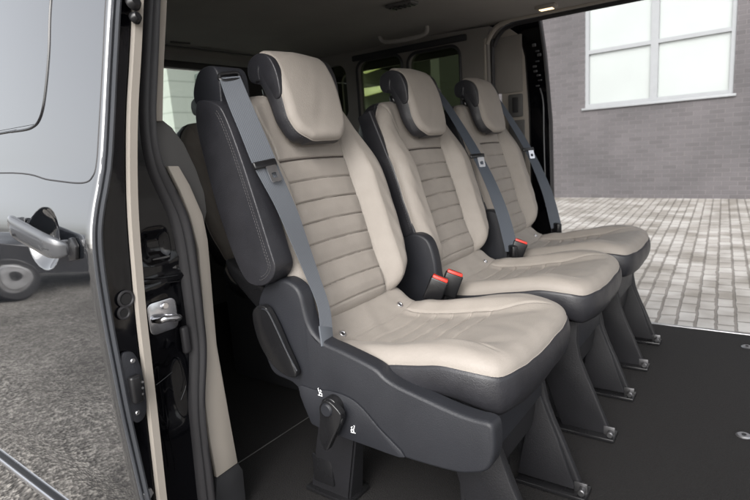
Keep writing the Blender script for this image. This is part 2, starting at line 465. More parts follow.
    def h2():
        # dark body: rings follow the outline, going back to a smaller closing outline
        dep = lambda s, y: interp([(0, .050), (.02, .058), (.05, .056), (.09, .046), (.14, .042), (.19, .036), (HL, .028)], s)
        n = 8; pr = [(0, 0), (.0015, .003)]+[(.0015+.008*math.sin(math.pi*.5*k/n)-.004*(k/n)**3, (lambda s, y, k=k: .003+(dep(s, y)-.003)*k/n)) for k in range(1, n+1)]
        V, F = skirt(ho, hh, to_h, pr)
        # replace end cap by a concentric bowl so the hollow side follows the curve
        F = F[:-1]; N = len(ho); last = V[-N:]
        k0 = len(V)-N; cen2 = np.array([HL*.5, 0]); VV = [V]; prev = k0; cnt = len(V)
        for j in range(1, 13):
            P = cen2+(ho-cen2)*(1-j/12.6)
            hb = np.full(N, 0.0)
            VV.append(to_h(P[:, 0], P[:, 1]*1.0, (0.0-dep(P[:, 0], P[:, 1])-.006)))
            F += [(prev+i, prev+(i+1) % N, cnt+(i+1) % N, cnt+i) for i in range(N)]
            prev = cnt; cnt += N
        F.append(tuple(range(prev, prev+N))[::-1])
        return np.vstack(VV), F
    mk('hside', 'headrest_side', DARK, head, h2)
    def hb():
        bm = bmesh.new()
        P = spline([(-.330, 0, 1.052), (-.345, 0, 1.066), (-.365, 0, 1.073), (-.388, 0, 1.070), (-.408, 0, 1.058), (-.414, 0, 1.036), (-.406, 0, 1.012), (-.380, 0, 1.003), (-.350, 0, .994), (-.330, 0, .965), (-.312, 0, .975), (-.316, 0, 1.020)], 3, True)
        prism(bm, [Vector((p.x, -.1088, p.z)) for p in P], Vector((0, .2176, 0)), .005, 3)
        bm.verts.index_update(); V = [tuple(v.co) for v in bm.verts]; F = [tuple(v.index for v in f.verts) for f in bm.faces]; bm.free(); return V, F
    mk('hback', 'headrest_back', DARK, head, hb)
    mk('hp', 'piping', BEIGE, head, lambda: pip(ho, hh, to_h, 0, .0, .0014))
    mk('hst', 'stitching', STITCH, head, lambda: st(ho, hh, to_h, .005, .0026, lambda p: p[0] > .03 and abs(p[1]) > .07, .004, .0028, .0005))
    def post():
        bm = bmesh.new()
        cyl(bm, (-.392, 0, 1.03), (-.376, 0, .95), .0065)
        bm.verts.index_update(); V = [tuple(v.co) for v in bm.verts]; F = [tuple(v.index for v in f.verts) for f in bm.faces]; bm.free(); return V, F
    for s in (-.075, .075): mk('post', 'headrest_post', CHROME, head, post).location.y = s
    def collar():
        bm = bmesh.new()
        cyl(bm, (-.386, 0, 1.000), (-.379, 0, .970), .014, .016, bev=.003)
        bm.verts.index_update(); V = [tuple(v.co) for v in bm.verts]; F = [tuple(v.index for v in f.verts) for f in bm.faces]; bm.free(); return V, F
    for s in (-.075, .075): mk('collar', 'post_collar', BLKP, back, collar).location.y = s
    # anchor rings sunk into the cushion
    for s in (-1, 1):
        def ring(s=s):
            bm = bmesh.new(); c = Vector((-.172, s*.124, float(cush_h(np.array([-.172]), np.array([.124]))[0])+.001)); n = Vector((.62, 0, .78)).normalized(); u = Vector((0, 1, 0)); v = n.cross(u)
            tube(bm, [c+n*.001+.0068*(math.cos(a)*u+math.sin(a)*v) for a in [2*math.pi*k/20 for k in range(20)]], .0024, 8, True)
            bm.verts.index_update(); V = [tuple(v_.co) for v_ in bm.verts]; F = [tuple(v_.index for v_ in f.verts) for f in bm.faces]; bm.free(); return V, F
        rg = mk('ring%d' % s, 'anchor_ring', CHROME, cush, ring)
        def rc(s=s):
            bm = bmesh.new(); c = Vector((-.172, s*.124, float(cush_h(np.array([-.172]), np.array([.124]))[0])+.001)); n = Vector((.62, 0, .78)).normalized()
            cyl(bm, c-n*.01, c+n*.0012, .0052)
            bm.verts.index_update(); V = [tuple(v_.co) for v_ in bm.verts]; F = [tuple(v_.index for v_ in f.verts) for f in bm.faces]; bm.free(); return V, F
        mk('rc%d' % s, 'ring_centre', BLKP, rg, rc)
    return cush, back, head

def leg_poly(y):
    P = [(.085, .345), (.105, .24), (.122, .16), (.150, .07), (.172, .012), (.302, .012), (.300, .030), (.284, .07), (.262, .125), (.240, .175), (.222, .225), (.214, .27), (.216, .345)]
    return [Vector((x, y, z)) for x, z in P]
def base_parts(root):
    def mk(key, name, M, par, fn, **k):
        if key in shared: return link(name, shared[key], None, par)
        bm = bmesh.new(); fn(bm); o = obj(name, bm, M, par, **k); shared[key] = o.data; return o
    # seat pan under the cushion
    def panf(bm):
        box(bm, -.23, .195, -.195, .195, .30, .375, .02, 3)
        box(bm, .192, .212, -.13, .13, .235, .362, .006, 2)
    mk('pan', 'seat_pan', PLAS, root, panf)
    for s in (-1, 1):
        def lf(bm, s=s):
            prism(bm, leg_poly(s*.146), Vector((0, -s*.018, 0)), .004, 2)
            # folded inner flange giving the leg its wedge
            P = [Vector((.200, s*.129, .27)), Vector((.222, s*.129, .21)), Vector((.250, s*.129, .14)), Vector((.290, s*.129, .02)), Vector((.150, s*.129, .02))]
            prism(bm, P, Vector((0, -s*.014, 0)), .004, 2)
        lg = mk('leg%d' % s, 'leg', LEGM, root, lf)
        def ff(bm, s=s):
            box(bm, .15, .318, s*.135-.034, s*.135+.024, .002, .013, .003)
        ft = mk('foot%d' % s, 'foot', BLKP, lg, ff)
        def fl(bm, s=s):
            cyl(bm, (.306, s*.135-.03, .022), (.306, s*.135-.012, .022), .0085, bev=.002)
            box(bm, .286, .316, s*.135-.012, s*.135-.007, .010, .038, .002)
            cyl(bm, (.300, s*.135+.010, .014), (.300, s*.135+.010, .024), .0065, n=6)
        mk('fl%d' % s, 'latch', DZINC, lg, fl)
    def cb(bm):
        P = [Vector((.205, -.125, .335)), Vector((.205, .125, .335)), Vector((.20, .125, .21)), Vector((.195, .10, .16)), Vector((.195, -.10, .16)), Vector((.20, -.125, .21))]
        prism(bm, P, Vector((-.10, 0, 0)), .006, 2)
        box(bm, .118, .130, -.127, .127, .03, .24, .004)
    mk('brace', 'cross_brace', LEGM, root, cb)
    for s in (-1, 1):
        def rl(bm, s=s):
            a = Vector((-.135, s*.185, .30)); b = Vector((-.225, s*.135, .0))
            P = []
            for c, w, d in ((a, .055, .012), (b, .062, .03)):
                P.append([bm.verts.new(c+Vector((dx*w, dy*d, 0))) for dx, dy in ((-1, -1), (1, -1), (1, 1), (-1, 1))])
            for k in range(4): bm.faces.new((P[0][k], P[0][(k+1) % 4], P[1][(k+1) % 4], P[1][k]))
            bm.faces.new(P[0]); bm.faces.new(P[1][::-1])
            bmesh.ops.bevel(bm, geom=bm.edges[:], offset=.005, segments=2, affect='EDGES')
        mk('rearleg%d' % s, 'rear_bracket', LEGM, root, rl)
    def rl2(bm):
        for s in (-1,):
            box(bm, -.262, -.198, s*.135-.041, s*.135-.032, .035, .11, .004)
            box(bm, -.29, -.15, s*.135-.045, s*.135+.04, .001, .012, .003)
    mk('rl2', 'bracket_plate', BLKP, root, rl2)

# outline of the plastic side cover, taken at y = -.26 (x, z)
TRIM = [(-.305, .425), (-.302, .505), (-.283, .545), (-.255, .566), (-.213, .575), (-.180, .564), (-.165, .545), (-.157, .508), (-.146, .474), (-.118, .450), (-.065, .438),
        (.010, .418), (.035, .402), (.060, .392), (.113, .380), (.182, .366), (.222, .362), (.246, .362), (.2565, .355), (.259, .335), (.258, .305), (.250, .278), (.236, .262), (.212, .252), (.180, .244), (.107, .240), (-.005, .240), (-.150, .247), (-.180, .262), (-.205, .330), (-.268, .345), (-.29, .37)]
TRIM2 = [(-.305, .425), (-.302, .505), (-.283, .545), (-.255, .570), (-.220, .578), (-.188, .568), (-.170, .545), (-.158, .500), (-.150, .440), (-.12, .385), (-.05, .365), (.182, .345), (.212, .335), (.212, .28), (.180, .262), (-.005, .255), (-.180, .265), (-.205, .330), (-.268, .345), (-.29, .37)]
def side_cover(root, full=True):
    def mk(key, name, M, par, fn, **k):
        if key in shared: return link(name, shared[key], None, par)
        bm = bmesh.new(); fn(bm); o = obj(name, bm, M, par, **k); shared[key] = o.data; return o
    def f(bm):
        sm = spline([(x, 0, z) for x, z in (TRIM if full else TRIM2)], 4, True)
        N = len(sm)
        c = Vector((-.02, 0, .33))
        rings = []
        # inset rings building a soft rounded shoulder (offset along local normals)
        prof = [(0, -.222), (0, -.247), (.0008, -.2515), (.0026, -.2550), (.0055, -.2570), (.0075, -.2575)]
        pts = [Vector((p.x, 0, p.z)) for p in sm]
        nr = []
        for i in range(N):
            t = (pts[(i+2) % N]-pts[i-2]).normalized(); nr.append(Vector((-t.z, 0, t.x)))
        ar = sum(pts[i].x*pts[(i+1) % N].z-pts[(i+1) % N].x*pts[i].z for i in range(N))
        sg = 1 if ar > 0 else -1
        cur = pts
        for ins, y in prof:
            rings.append([bm.verts.new((pts[i].x+sg*nr[i].x*ins, y, pts[i].z+sg*nr[i].z*ins)) for i in range(N)])
        for a, b in zip(rings, rings[1:]):
            for i in range(N): bm.faces.new((a[i], a[(i+1) % N], b[(i+1) % N], b[i]))
        fc = bm.faces.new(rings[-1]); bm.faces.new(rings[0][::-1])
        bmesh.ops.triangulate(bm, faces=[fc])
    cov = mk('cover%d' % full, 'side_cover', PLAS, root, f, ang=60)
    if not full: return cov
    # lower panel that carries the knob, proud of the cover
    bm = bmesh.new()
    P = [(-.195, .335), (-.150, .338), (-.105, .345), (-.055, .342), (-.02, .325), (.02, .290), (.075, .246), (-.005, .244), (-.148, .251), (-.172, .268)]
    sm = [Vector((p.x, -.2575, p.z)) for p in spline([(x, 0, z) for x, z in P], 3, True)]
    prism(bm, sm, Vector((0, -.0045, 0)), .002, 2)
    obj('lower_panel', bm, PLAS, cov)
    # recliner lever: long black cap on the hump
    bm = bmesh.new()
    P = [at(x, y, 'y', -.262) for x, y in ((257, 312), (263, 304), (271, 306), (280, 322), (290, 345), (301, 371), (296, 375), (284, 369), (272, 356), (262, 336))]
    prism(bm, spline(P, 3, True), Vector((0, -.016, 0)), .005, 3)
    obj('recliner_lever', bm, BLKP, cov)
    bm = bmesh.new()
    tube(bm, spline([at(x, y, 'y', -.279) for x, y in ((262, 309), (268, 312), (277, 330), (287, 352), (297, 371))], 4), .0022, 8)
    obj('lever_edge', bm, PLAS, cov)
    # knob with handle
    c = at(333, 406, 'y', -.27)
    bm = bmesh.new()
    cyl(bm, c+Vector((0, .012, 0)), c+Vector((0, -.014, 0)), .0225, n=40, bev=.003)
    tip = at(331, 447, 'y', -.275)
    P = [c+Vector((-.020, -.008, .004)), c+Vector((.0, -.008, .021)), c+Vector((.024, -.008, .010)), c+Vector((.036, -.008, -.012)), tip+Vector((.014, -.004, .02)), tip+Vector((.0, 0, -.002)), tip+Vector((-.012, 0, .008)), tip+Vector((-.016, 0, .035)), c+Vector((-.022, -.008, -.02))]
    prism(bm, [Vector((p.x, c.y-.004, p.z)) for p in spline(P, 3, True)], Vector((0, -.016, 0)), .005, 3)
    kn = obj('adjuster_knob', bm, BLKP, cov)
    bm = bmesh.new()
    cyl(bm, c+Vector((0, -.018, 0)), c+Vector((0, -.0245, 0)), .015, .013, n=32, bev=.001)
    obj('knob_cap', bm, PLAS, kn)
    # two printed pictograms (seat figure with arrows)
    bm = bmesh.new()
    for (px, py), flip in (((320, 393), 1), ((353, 430), -1)):
        o = at(px, py, 'y', -.2632); s = .0065
        def ln(a, b, w=.0009):
            A = Vector((o.x+a[0]*s*flip, -.2632, o.z+a[1]*s)); B = Vector((o.x+b[0]*s*flip, -.2632, o.z+b[1]*s))
            tube(bm, [A, B], w, 5)
        ln((-.7, 1.3), (-.2, 0)); ln((-.2, 0), (.8, -.1)); ln((-.2, 0), (-.3, -.9)); ln((.8, -.1), (.7, -.9)); ln((.1, 1.1), (.7, .7)); ln((.7, .7), (.3, .4)); ln((-.9, -.9), (.9, -1.0)); ln((-.75, 1.35), (-.45, 1.6))
    obj('pictogram', bm, WHITEP, cov)
    return cov

def ribbon(bm, L, Rr, th=.0012, wcuts=6):
    """belt between left and right edge polylines"""
    uvl = bm.loops.layers.uv.verify()
    L = spline(L, 8); Rr = spline(Rr, 8); N = len(L); rows = []
    for i in range(N):
        a, b = L[i], Rr[i]; t = (L[min(i+1, N-1)]-L[max(i-1, 0)]); nr = (b-a).cross(t).normalized()
        rows.append([[bm.verts.new(a.lerp(b, k/wcuts)+nr*s) for k in range(wcuts+1)] for s in (th/2, -th/2)])
    def quad(v, uvs):
        f = bm.faces.new(v)
        for l_, uv in zip(f.loops, uvs): l_[uvl].uv = uv
    for i in range(N-1):
        for s in (0, 1):
            for k in range(wcuts):
                quad((rows[i][s][k], rows[i][s][k+1], rows[i+1][s][k+1], rows[i+1][s][k]),
                     ((k/wcuts, i), ((k+1)/wcuts, i), ((k+1)/wcuts, i+1), (k/wcuts, i+1)))
        for k in (0, wcuts):
            quad((rows[i][0][k], rows[i][1][k], rows[i+1][1][k], rows[i+1][0][k]), ((k/wcuts, i),)*4)
def buckle(root, base, lean=(.35, 0, 1), yaw=0.0):
    d = Vector(lean).normalized()
    M = Matrix.Translation(base) @ Matrix.Rotation(yaw, 4, 'Z') @ Vector((0, 0, 1)).rotation_difference(d).to_matrix().to_4x4()
    bm = bmesh.new(); box(bm, -.026, .026, -.0125, .0125, 0, .070, .005, 3); vs = bm.verts[:]; xform(bm, vs, M)
    b = obj('buckle', bm, BLKP, root)
    bm = bmesh.new(); box(bm, -.0225, .0225, -.0105, .0105, .058, .0765, .003, 2)
    xform(bm, bm.verts[:], M); rb = obj('release_button', bm, RED, b)
    bm = bmesh.new(); box(bm, -.016, .016, .0035, .0060, .0755, .0772, .0004, 1)
    xform(bm, bm.verts[:], M); obj('slot', bm, BLKP, b)
    bm = bmesh.new(); tube(bm, [M @ Vector((0, 0, .005)), M @ Vector((0, 0, -.04)), M @ Vector((-.01, 0, -.09))], .007, 8)
    obj('stalk', bm, BLKP, b)
def tongue(root, c, right, down, par=None):
    """metal tongue with black plastic grip hanging on the belt"""
    r = Vector(right).normalized(); d = (Vector(down)-r*Vector(down).dot(r)).normalized(); n = r.cross(d)
    if n.x < 0: n = -n
    M = Matrix((r, d, n)).transposed().to_4x4(); M.translation = Vector(c)
    bm = bmesh.new(); box(bm, -.031, .031, -.008, .008, -.002, .007, .0035, 3); xform(bm, bm.verts[:], M)
    g = obj('tongue_grip', bm, BLKP, root)
    bm = bmesh.new()
    panel(bm, rrect(-.003, .025, .004, .043, .004), [rrect(.004, .018, .022, .034, .003)], lambda x, y: Vector((x, y, .004)), Vector((0, 0, .0022)))
    xform(bm, bm.verts[:], M); obj('tongue_plate', bm, CHROME, g, smooth=False)

def make_seat(name, label, yoff, kind, loc_x=0):
    root = empty(name, (loc_x, yoff, 0), label, 'seat', SEATS)
    cush, back, head = upholstery(root)
    base_parts(root)
    return root, cush, back, head

Y1, Y2 = .557, 1.080
s0, cu0, bk0, hd0 = make_seat('passenger_seat', 'nearest beige seat, with folded charcoal armrest and adjuster knob on its grey side cover', 0, 'near')
s1, cu1, bk1, hd1 = make_seat('passenger_seat', 'middle beige seat, between the nearest seat and the one by the far doorway', Y1, 'mid')
s2, cu2, bk2, hd2 = make_seat('passenger_seat', 'farthest beige seat of the row, standing beside the open far doorway and pavement', Y2, 'far')

# ---- nearest seat extras (world = local, its root is at the origin)
side_cover(s0, True)
def ybox(bm, P, y0, y1, bev): prism(bm, [Vector((p[0], y0, p[1])) for p in P], Vector((0, y1-y0, 0)), bev, 4)
# folded-up armrest pad
bm = bmesh.new()
arm_px = ((196, 104), (203, 100), (214, 103), (223, 112), (238, 150), (256, 205), (270, 250), (275, 268), (271, 280), (262, 286), (250, 284), (241, 273), (230, 247), (216, 205), (204, 160), (196, 125))
armP = [at(x, y, 'y', -.285) for x, y in arm_px]
arm_s = spline(armP, 4, True)
prism(bm, arm_s, Vector((0, .055, 0)), .010, 4)
arm = obj('armrest', bm, DARK, s0, ang=60)
bm = bmesh.new()
cA = sum((Vector(p) for p in arm_s), Vector())/len(arm_s)
def run_stitch(bm, pts, L, gap, r):
    pts = [Vector(p) for p in pts]; cs = [0]
    for a, b in zip(pts, pts[1:]): cs.append(cs[-1]+(b-a).length)
    A = np.array([tuple(p) for p in pts]); q = 0
    f = lambda s: Vector([float(np.interp(s, cs, A[:, k])) for k in range(3)])
    while q < cs[-1]-L:
        tube(bm, [f(q), f(q+L)], r, 5); q += L+gap
def inset_loop(pts, d, y):
    N = len(pts); out = []
    for i in range(N):
        t = (pts[(i+2) % N]-pts[i-2]).normalized(); nn = Vector((-t.z, 0, t.x))
        if nn.dot(cA-pts[i]) < 0: nn = -nn
        p = pts[i]+nn*d; out.append(Vector((p.x, y, p.z)))
    return out
lp = inset_loop(arm_s, .013, -.2854); nA = len(arm_s); lp = [lp[k] for k in range(int(nA*.17), int(nA*.60))]; run_stitch(bm, lp, .0045, .0022, .0005)
lp2 = inset_loop(arm_s, .019, -.2854); fr = [lp2[k] for k in range(int(nA*.17), int(nA*.58))]; run_stitch(bm, fr, .0045, .0022, .0005)
obj('stitching', bm, STITCH, arm)
# armrest hinge block behind
bm = bmesh.new(); ybox(bm, [(-.44, .60), (-.36, .56), (-.30, .54), (-.27, .50), (-.31, .46), (-.36, .50), (-.43, .56)], -.23, -.17, .012)
obj('armrest_hinge', bm, BLKP, arm)
# shoulder belt housing
bm = bmesh.new()
hp = [at(x, y, 'y', -.250) for x, y in ((194, 84), (198, 72), (206, 66), (214, 67), (219, 78), (221, 98), (222, 118), (213, 120), (198, 108), (193, 97))]
prism(bm, spline(hp, 3, True), Vector((0, .082, 0)), .010, 4)
hs = obj('belt_housing', bm, BLKP if False else PLAS, s0, ang=60)
bm = bmesh.new()
a = atb(216, 79, .028); b = atb(243, 76, .036); u_ = (b-a).normalized(); n_ = Vector((.80, -.50, .33)); n_ = (n_-u_*n_.dot(u_)).normalized(); v_ = n_.cross(u_)
Mx = Matrix((u_, v_, n_)).transposed().to_4x4(); Mx.translation = (a+b)/2
tube(bm, spline([Mx @ Vector(p) for p in ((-.027, 0, 0), (-.022, .008, .002), (0, .009, .003), (.022, .008, .002), (.027, 0, 0), (.022, -.007, .002), (0, -.008, .003), (-.022, -.007, .002))], 4, True), .0042, 8, True)
obj('belt_slot', bm, BLKP, hs)
# a welded side bracket below the housing
bm = bmesh.new()
ybox(bm, [(-.46, .93), (-.38, .96), (-.33, .93), (-.27, .70), (-.22, .50), (-.28, .49), (-.36, .66)], -.228, -.205, .006)
obj('back_bracket', bm, DARK, s0)
# webbing
bm = bmesh.new()
Lp = [(219, 78, .030), (228, 104, .050), (240, 133, .064), (252, 163, .072), (262, 182, .074), (276, 208, .076), (290, 240, .076), (305, 275, .074), (317, 305, .080), (320, 326, .088), (321, 340, .092)]
Rp = [(240, 76, .040), (250, 100, .058), (263, 130, .070), (275, 158, .076), (284, 180, .076), (297, 210, .074), (308, 242, .070), (319, 275, .072), (329, 305, .080), (332, 326, .088), (333, 341, .092)]
L3 = [atb(*p) for p in Lp]; R3 = [atb(*p) for p in Rp]
ribbon(bm, L3, R3)
bl = obj('seat_belt', bm, WEB, s0)
tongue(bl, (L3[3]+R3[3])/2+Vector((.004, -.004, -.008)), R3[3]-L3[3], L3[4]-L3[3])
bm = bmesh.new(); r_ = (R3[-1]-L3[-1]).normalized(); d_ = (L3[-1]-L3[-3]); d_ = (d_-r_*d_.dot(r_)).normalized(); n_ = r_.cross(d_)
Ma = Matrix((r_, d_, n_)).transposed().to_4x4(); Ma.translation = (L3[-1]+R3[-1])/2
wd = (R3[-1]-L3[-1]).length/2
box(bm, -wd-.001, wd+.001, -.030, .014, -.0022, .0022, .0012, 2); xform(bm, bm.verts[:], Ma)
obj('belt_anchor', bm, WEB, bl)
buckle(s0, Vector((-.140, .236, .398)), (.45, .0, 1), R(25))
# ---- middle and far seats: cover, belt on their right, buckle on their left
for root, yo in ((s1, Y1), (s2, Y2)):
    side_cover(root, False)
    nm = root
    bm = bmesh.new()
    ctr = [(-.366, .185, 1.016, .0), (-.345, .192, .985, 0), (-.298, .208, .90, 0), (-.238, .220, .79, 0), (-.190, .232, .68, 0), (-.152, .240, .57, 0), (-.128, .242, .47, 0), (-.120, .242, .43, 0)]
    wv = [Vector((.004, .020, 0)), Vector((.005, .020, 0)), Vector((.008, .019, 0)), Vector((.010, .019, 0)), Vector((.014, .017, 0)), Vector((.018, .014, 0)), Vector((.020, .012, 0)), Vector((.020, .011, 0))]
    L4 = [Vector(c[:3])-w for c, w in zip(ctr, wv)]; R4 = [Vector(c[:3])+w for c, w in zip(ctr, wv)]
    if 'belt' in shared: b_ = link('seat_belt', shared['belt'], None, root); bm.free()
    else:
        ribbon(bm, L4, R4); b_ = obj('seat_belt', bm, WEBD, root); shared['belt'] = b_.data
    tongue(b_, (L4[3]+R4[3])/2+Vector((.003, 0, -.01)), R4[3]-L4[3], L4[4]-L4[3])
    bm = bmesh.new(); box(bm, -.026, .026, -.011, .011, -.055, .03, .006, 3)
    xform(bm, bm.verts[:], Matrix.Translation((-.118, .240, .425)) @ Matrix.Rotation(R(-42), 4, 'Z'))
    obj('belt_boot', bm, BLKP, b_)
    bm = bmesh.new(); box(bm, -.05, .012, -.032, .032, -.02, .022, .010, 3); xform(bm, bm.verts[:], Matrix.Translation((-.390, .165, 1.008)))
    g = obj('belt_guide', bm, PLAS, root)
    bm = bmesh.new(); pts = [Vector((-.366, .185+.026*math.cos(a), 1.016+.014*math.sin(a))) for a in [2*math.pi*k/24 for k in range(24)]]
    tube(bm, pts, .004, 8, True); obj('guide_ring', bm, TRIMG, g)
    buckle(root, Vector((-.118 if yo == Y1 else -.118, -.270, .402 if yo == Y1 else .398)), (.42, .02, 1), R(30))
    # filler bracket between the backs
    bm = bmesh.new(); ybox(bm, [(-.42, .93), (-.37, .95), (-.27, .70), (-.21, .50), (-.28, .46), (-.34, .66)], -.235, -.214, .006)
    obj('back_bracket', bm, DARK, root)

# ---- a second row behind, seen through the gap by the pillar
def rear_seat(x, y, label):
    r = empty('rear_seat', (x, y, 0), label, 'seat', 'seats of the row behind')
    upholstery(r); 
    bm = bmesh.new(); box(bm, -.24, .20, -.20, .20, .0, .375, .02); obj('seat_base', bm, DRKINT, r)
    for k in (-1, 1):
        bm = bmesh.new(); box(bm, .17, .215, k*.16-.02, k*.16+.02, .004, .40, .006); xform(bm, bm.verts[:], Matrix.Translation((0, 0, 0)) @ Matrix.Shear('XY', 4, (-.16, 0))); obj('leg', bm, PLAS, r)
rear_seat(-.80, .42, 'beige seat of the row behind, glimpsed between the door pillar and the nearest seat')
rear_seat(-.80, .98, 'beige seat of the row behind, almost hidden by the nearest and middle seats')

# ================================================================== VAN
van = empty('van', (0, .5, 0), 'black passenger van with both sliding doors open, seen from its side doorway', 'van')
van.location = (0, 0, 0)
NY, FY = -.36, 1.42            # inner side walls
bm = bmesh.new(); box(bm, -1.95, 1.7, NY-.03, 1.446, -.05, 0); fl = obj('floor', bm, CARPET, van, smooth=False)
bm = bmesh.new(); box(bm, -.44, .95, 1.446, 1.462, -.06, .003, .002); obj('door_sill', bm, ZINC, van)
bm = bmesh.new(); box(bm, -.44, .95, 1.462, 1.52, -.16, -.03, .004); obj('side_step', bm, DRKINT, van)
bm = bmesh.new(); box(bm, -.30, .95, NY-.052, NY-.030, -.06, .003, .002); obj('door_sill', bm, ZINC, van)
bm = bmesh.new(); box(bm, -.30, .95, NY-.17, NY-.052, -.22, -.06, .004); obj('side_step', bm, DRKINT, van)
bm = bmesh.new(); box(bm, -1.95, 1.7, -.30, 1.40, -.30, -.051); obj('underbody', bm, DRKINT, van, smooth=False)
for (x, y) in ((.604, .595), (.594, 1.306), (.60, .05)):
    bm = bmesh.new(); cyl(bm, (x, y, .0), (x, y, .004), .019, .016, n=32, bev=.001); d = obj('floor_anchor_cap', bm, ZINC, van)
    bm = bmesh.new(); cyl(bm, (x, y, .004), (x, y, .0055), .006, n=6); obj('cap_bolt', bm, BLKP, d)
# a carpet join line running forward from the rear legs
bm = bmesh.new(); tube(bm, [at(237, 464, 'z', .001), at(318, 411, 'z', .001)], .0015, 6); obj('carpet_seam', bm, TRIMG, fl)
# headliner, gently domed and rounded towards the sides
prof = [(NY-.02, 1.335), (NY+.05, 1.355), (NY+.20, 1.368), (.2, 1.376), (.9, 1.376), (1.20, 1.372), (1.33, 1.366), (1.40, 1.360), (1.445, 1.352), (1.455, 1.358), (1.455, 1.42), (NY-.02, 1.42)]
bm = bmesh.new(); pr = [Vector((-1.93, y, z)) for y, z in prof]; prism(bm, pr, Vector((2.9, 0, 0)), 0); obj('headliner', bm, HEAD, van, ang=50)
bm = bmesh.new(); box(bm, -1.98, 1.6, NY-.10, 1.50, 1.421, 1.45, .01); obj('roof', bm, PAINT, van)
# cloth roof rib across the rear
bm = bmesh.new(); prism(bm, [Vector((x, NY, z)) for x, z in ((-1.90, 1.40), (-1.87, 1.345), (-1.82, 1.335), (-1.76, 1.352), (-1.70, 1.40))], Vector((0, FY-NY, 0)), .006); obj('rear_header', bm, HEAD, van)
bm = bmesh.new(); tube(bm, spline([(-1.67, y, 1.369) for y in np.linspace(NY+.1, 1.3, 8)], 2), .004, 6); tube(bm, [(-1.62, .55, 1.374), (-1.60, .64, 1.374)], .005, 6); obj('headliner_seam', bm, TRIMG, van)
# tailgate with window
bm = bmesh.new()
panel(bm, rrect(NY-.05, FY+.05, -.05, 1.40, .02), [rrect(-.22, 1.29, .93, 1.325, .07)], lambda y, z: Vector((-1.95, y, z)), Vector((-.05, 0, 0)))
tg = obj('tailgate', bm, TRIMG, van, ang=20)
bm = bmesh.new(); box(bm, -1.985, -1.980, -.20, 1.27, .94, 1.32); obj('window_glass', bm, GLASS, tg, smooth=False)
# far side wall behind the doorway, two windows
bm = bmesh.new()
yto = lambda x, z: Vector((x, FY, z))
panel(bm, [(-1.95, 0), (-.44, 0), (-.455, .2), (-.46, 1.30), (-.45, 1.345), (-1.95, 1.40)][::-1], [rrect(-1.86, -1.30, 1.0, 1.30, .06), rrect(-1.22, -.93, .93, 1.298, .05), rrect(-.895, -.60, .93, 1.288, .05)], yto, Vector((0, .05, 0)))
fw = obj('far_side_wall', bm, TRIML, van, ang=20)
bm = bmesh.new(); box(bm, -1.9, -.56, FY+.030, FY+.034, .90, 1.34); obj('side_window_glass', bm, TINT, fw, smooth=False)
bm = bmesh.new(); box(bm, -1.9, -.56, FY+.052, FY+.06, -.3, .90); obj('outer_skin', bm, PAINT, fw, smooth=False)
# clear-edged black window surrounds with push clips
bm = bmesh.new()
for (a, b, c, d) in ((-1.22, -.93, .93, 1.298), (-.895, -.60, .93, 1.288)):
    P = [Vector((x, FY-.004, z)) for x, z in rrect(a, b, c, d, .05)]; tube(bm, P, .008, 6, True)
obj('window_seal', bm, RUBBER, fw)
bm = bmesh.new(); box(bm, -1.24, -.56, FY-.018, FY-.002, 1.300, 1.330, .006); obj('upper_rail', bm, DRKINT, fw)
# belt mounting pillar with light edge at the doorway
bm = bmesh.new()
Pf = [(-.475, 0), (-.475, 1.18), (-.465, 1.27), (-.430, 1.325), (-.37, 1.350), (-.20, 1.357), (.9, 1.357)]
tube(bm, spline([(x, FY+.008, z) for x, z in Pf], 6), .011, 8); obj('doorway_trim', bm, TRIMB, van)
bm = bmesh.new()
Pf2 = [(-.452, 0), (-.452, 1.18), (-.443, 1.26), (-.412, 1.310), (-.36, 1.335), (-.20, 1.342), (.9, 1.342)]
tube(bm, spline([(x, FY+.035, z) for x, z in Pf2], 6), .010, 8); obj('doorway_seal', bm, RUBBER, van)
# grab handle and lamps on the headliner
bm = bmesh.new()
gh = [(-.96, 1.27, 1.372), (-.945, 1.275, 1.345), (-.90, 1.28, 1.335), (-.82, 1.285, 1.333), (-.74, 1.285, 1.335), (-.70, 1.28, 1.345), (-.69, 1.27, 1.372)]
tube(bm, spline(gh, 5), .010, 10); obj('grab_handle', bm, HEAD, van)
bm = bmesh.new(); box(bm, -.62, -.50, .82, .88, 1.362, 1.376, .006, 2); l1 = obj('roof_vent', bm, TRIMG, van)
bm = bmesh.new()
for k in range(5): box(bm, -.605+k*.021, -.595+k*.021, .828, .872, 1.359, 1.3625, .001, 1)
obj('vent_louvre', bm, BLKP, l1)
bm = bmesh.new(); box(bm, -.205, -.12, 1.325, 1.375, 1.352, 1.37, .006, 2); l2 = obj('courtesy_lamp', bm, TRIMB, van)
LAMPM = bpy.data.materials.new('lamp_glow'); LAMPM.use_nodes = True
LAMPM.node_tree.nodes['Principled BSDF'].inputs['Emission Color'].default_value = (1, .72, .42, 1); LAMPM.node_tree.nodes['Principled BSDF'].inputs['Emission Strength'].default_value = 1.0
bm = bmesh.new(); box(bm, -.19, -.135, 1.335, 1.365, 1.3495, 1.3525, .001, 1); obj('lamp_lens', bm, LAMPM, l2)
bm = bmesh.new(); box(bm, .85, .93, 1.40, 1.52, -.05, 1.36, .02); obj('far_front_pillar', bm, TRIMG, van)
bm = bmesh.new(); box(bm, .85, .93, NY-.14, NY-.02, -.05, 1.36, .02); obj('near_front_pillar', bm, TRIMG, van)
